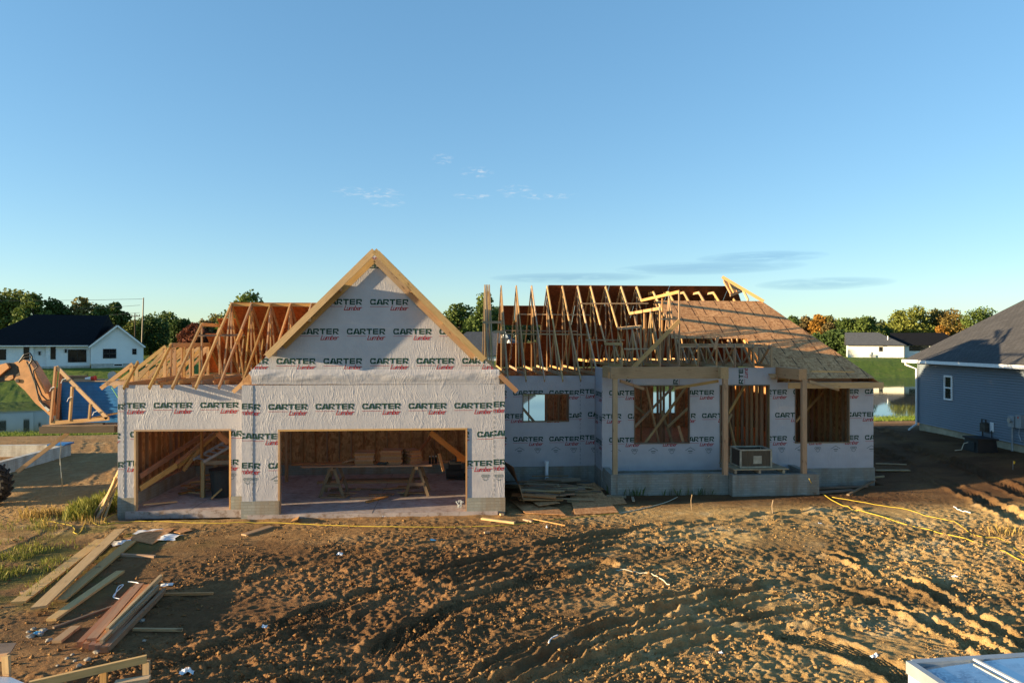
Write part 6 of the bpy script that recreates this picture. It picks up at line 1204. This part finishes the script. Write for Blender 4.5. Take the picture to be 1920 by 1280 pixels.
rope('pale rope slung from the mud up to the porch foundation', [(1158, 962), (1220, 950), (1270, 932), (1305, 912), (1330, 891, 20.25)], .010, 'cable', sub=6)
rope('bright yellow rope running over the ruts toward the right', [(1517, 897, 19.95), (1530, 918), (1560, 938), (1600, 958), (1680, 978), (1780, 1003), (1850, 1022), (1930, 1060)], .011, 'rope'); rope('second yellow rope snaking over the ruts at right', [(1560, 932), (1640, 946), (1700, 955), (1740, 968), (1790, 978), (1830, 1004), (1880, 1012), (1930, 1050)], .009, 'rope')
rope('arched white pipe lying on the dry mud', [(1155, 1069), (1185, 1072), (1220, 1077), (1245, 1089), (1256, 1097)], .011, 'cable', 'pipe'); rope('short white pipe beside the lower ruts', [(1029, 1206), (1034, 1198), (1046, 1192)], .014, 'plastic_white', 'pipe'); rope('white strapping loop beside the red lumber bundle', [(215, 1118), (222, 1100), (231, 1098), (212, 1119), (235, 1124)], .010, 'plastic_white', 'strap'); rope('white strapping tail on the shaded mud', [(240, 1091), (258, 1093), (268, 1098), (288, 1096)], .010, 'plastic_white', 'strap'); rope('short pale cable on the mud near the blue house', [(1788, 950), (1802, 958), (1820, 962)], .014, 'plastic_white', 'cable')
def flag(lab, px, py, h, mat):
    c = G(px, py); t = thing('marker_flag', lab, 'flag', c); mb = MB(); mb.tube([(0, 0, -.05), (0.01, 0, h)], .006, 5); mb.build('wire', M['greymetal'], t); mb = MB(); mb.v = [(0.01, 0, h), (.10, .02, h-.03), (.09, .03, h-.11), (.01, 0, h-.10)]; mb.f = [(0, 1, 2, 3)]; mb.mi = [0]; mb.build('cloth', M[mat], t)
flag('red marker flag beside the blue house foundation', 1898, 843, .22, 'red'); flag('yellow marker flag on the mud near the blue house', 1899, 880, .30, 'yellow')
for lab, px, py, h in (('thin stake standing before the porch wall', 1297, 955, .42), ('thin bent stake at the near ruts beyond the porch', 1449, 960, .35)): c = G(px, py); mb = MB(); mb.tube([c-Vector((0, 0, .05)), c+Vector((-.02, 0, h*.6)), c+Vector((.01, 0, h))], .012, 5); tag(mb.build('stake', M['wood_old']), lab, 'stake')
# lower corners
M['stone'] = plain('field_stone', (.26, .23, .19), .85, .2, var=.3, scale=12)
def corners():
    c = W(1703, 1239, 5.3); c.z = gz(c.x, c.y); t = thing('cargo_trailer', 'white enclosed trailer with a glossy seamed metal roof', 'trailer', c, R(7)); zt_ = W(1703, 1239, 5.3).z-c.z; w, L = 2.0, 3.4
    box('body', (0, -L, .45), (w, 0, zt_-.09), M['trim'], t)
    T = material('glossy_roof_metal', .10, .6, .9); n = T.noise(T.co, 2.2, 4, .6); n2 = T.noise(T.co, 45, 3); setc(T, T.mix(T.math('MULTIPLY', T.rng(n, .45, .62), T.rng(n2, .35, .55)), (.50, .56, .62), (.10, .15, .24))); bump(T, n, .12, .02); T.l.new(T.rng(n, .4, .7, .05, .3), T.b.inputs['Roughness'])
    mb = MB(); nx, ny = 14, 20
    for j in range(ny+1):
        for i in range(nx+1): x, y = w*i/nx, -L*j/ny; mb.v.append((x, y, zt_-.03+.03*math.sin(math.pi*i/nx)+.006*mnoise.noise((x*3, y*3, 1))))
    mb.f = [(j*(nx+1)+i, (j+1)*(nx+1)+i, (j+1)*(nx+1)+i+1, j*(nx+1)+i+1) for j in range(ny) for i in range(nx)]; mb.mi = [0]*len(mb.f); mb.build('roof_skin', T.m, t, None, True)
    for a, b in (((-.02, 0), (.035, -L)), ((w-.03, 0), (w+.02, -L))): box('edge_trim', (a[0], -L, zt_-.09), (b[0], .0, zt_+.005), M['greymetal'], t)
    box('edge_trim', (.036, -.04, zt_-.09), (w-.031, .02, zt_+.004), M['greymetal'], t)
    beam('roof_seam', (.52, -.05, zt_+.01), (.78, -L, zt_+.01), .025, .012, M['cream'], t, up=(0, 0, 1)); beam('roof_seam', (1.2, -.05, zt_+.012), (1.45, -L, zt_+.012), .025, .012, M['cream'], t, up=(0, 0, 1))
    for y in (-1.2, -2.1):
        for x in (.02, w-.02): wl = sub_empty('wheel', t, (x, y, .33)); mb = MB(); mb.tube([(-.1, 0, 0), (.1, 0, 0)], .33, 20); mb.build('tyre', M['rubber'], wl); mb = MB(); mb.tube([(-.11, 0, 0), (.11, 0, 0)], .19, 16); mb.build('rim', M['galv'], wl)
    # timber rail, sheet and frame at the lower left
    g = G(190, 1290); t = thing('timber_rail', 'pale timber rail standing on short posts beside the tyre track', 'rail', (g.x, g.y, g.z)); Q = lambda px, py, Y: W(px, py, Y)-Vector((g.x, g.y, g.z)); a, b = Q(55, 1284, 8.75), Q(275, 1234, 9.35); beam('rail', a, b, .05, .10, M['wood'], t)
    for s in (.60, .98, .1): p = a.lerp(b, s); zb = gz(p.x+g.x, p.y+g.y)-g.z-.05; beam('post', (p.x, p.y+.05, zb), (p.x, p.y+.05, p.z-.04), .09, .04, M['wood'], t)
    o = beam('plank', W(215, 1281, 9.0), W(281, 1271, 9.1), .12, .05, M['wood'], None, up=(0, 0, 1)); tag(o, 'pale board end resting below the timber rail', 'board')
    g = G(15, 1275); t = thing('timber_stand', 'small timber stand with a dark sheet and post in the corner', 'stand', (g.x, g.y, g.z)); Q = lambda px, py, Y: W(px, py, Y)-Vector((g.x, g.y, g.z))
    beam('post', Q(13, 1262, 9.2), Q(11, 1228, 9.2), .09, .05, M['wood'], t); zb = -.05; beam('post', Vector((Q(13, 1262, 9.2).x, Q(13, 1262, 9.2).y, zb)), Q(13, 1262, 9.2), .085, .045, M['wood'], t); beam('rail', Q(-25, 1236, 9.25), Q(16, 1230, 9.25), .05, .09, M['wood'], t, up=(0, 0, 1))
    p = [Q(-40, 1230, 9.3), Q(16, 1228, 9.3), Q(31, 1202, 9.9), Q(-30, 1206, 9.9)]; quadslab('dark_sheet', p, .02, M['wood_dark'], t)
    g2 = G(25, 1278); p = [W(-30, 1290, 8.7), W(70, 1290, 8.8), W(22, 1262, 9.15), W(-20, 1266, 9.15)]; o = quadslab('white_board', [x-Vector((0, 0, 0)) for x in p], .02, M['plastic_white'], None); tag(o, 'white sheet board lying at the foot of the timber stand', 'board')
    for k in range(18):
        px, py = random.choice(((280, 1170), (130, 1240), (160, 1235), (270, 1190), (70, 1190))); c = G(px+random.uniform(-25, 25), py+random.uniform(-14, 14)); r = random.uniform(.025, .06); bm = bmesh.new(); bmesh.ops.create_icosphere(bm, subdivisions=2, radius=r)
        for v in bm.verts: v.co *= 1+.5*mnoise.noise(v.co/r*1.3+Vector((k, 0, 0))); v.co.z *= .55
        me = bpy.data.meshes.new('stone'); bm.to_mesh(me); bm.free(); me.materials.append(M['stone']); tag(link('stone', me, None, Matrix.Translation(c+Vector((0, 0, r*.3)))), 'pale stone lying in the mud near the lumber bundle', 'stone', 'stones near the lumber bundle')
corners()
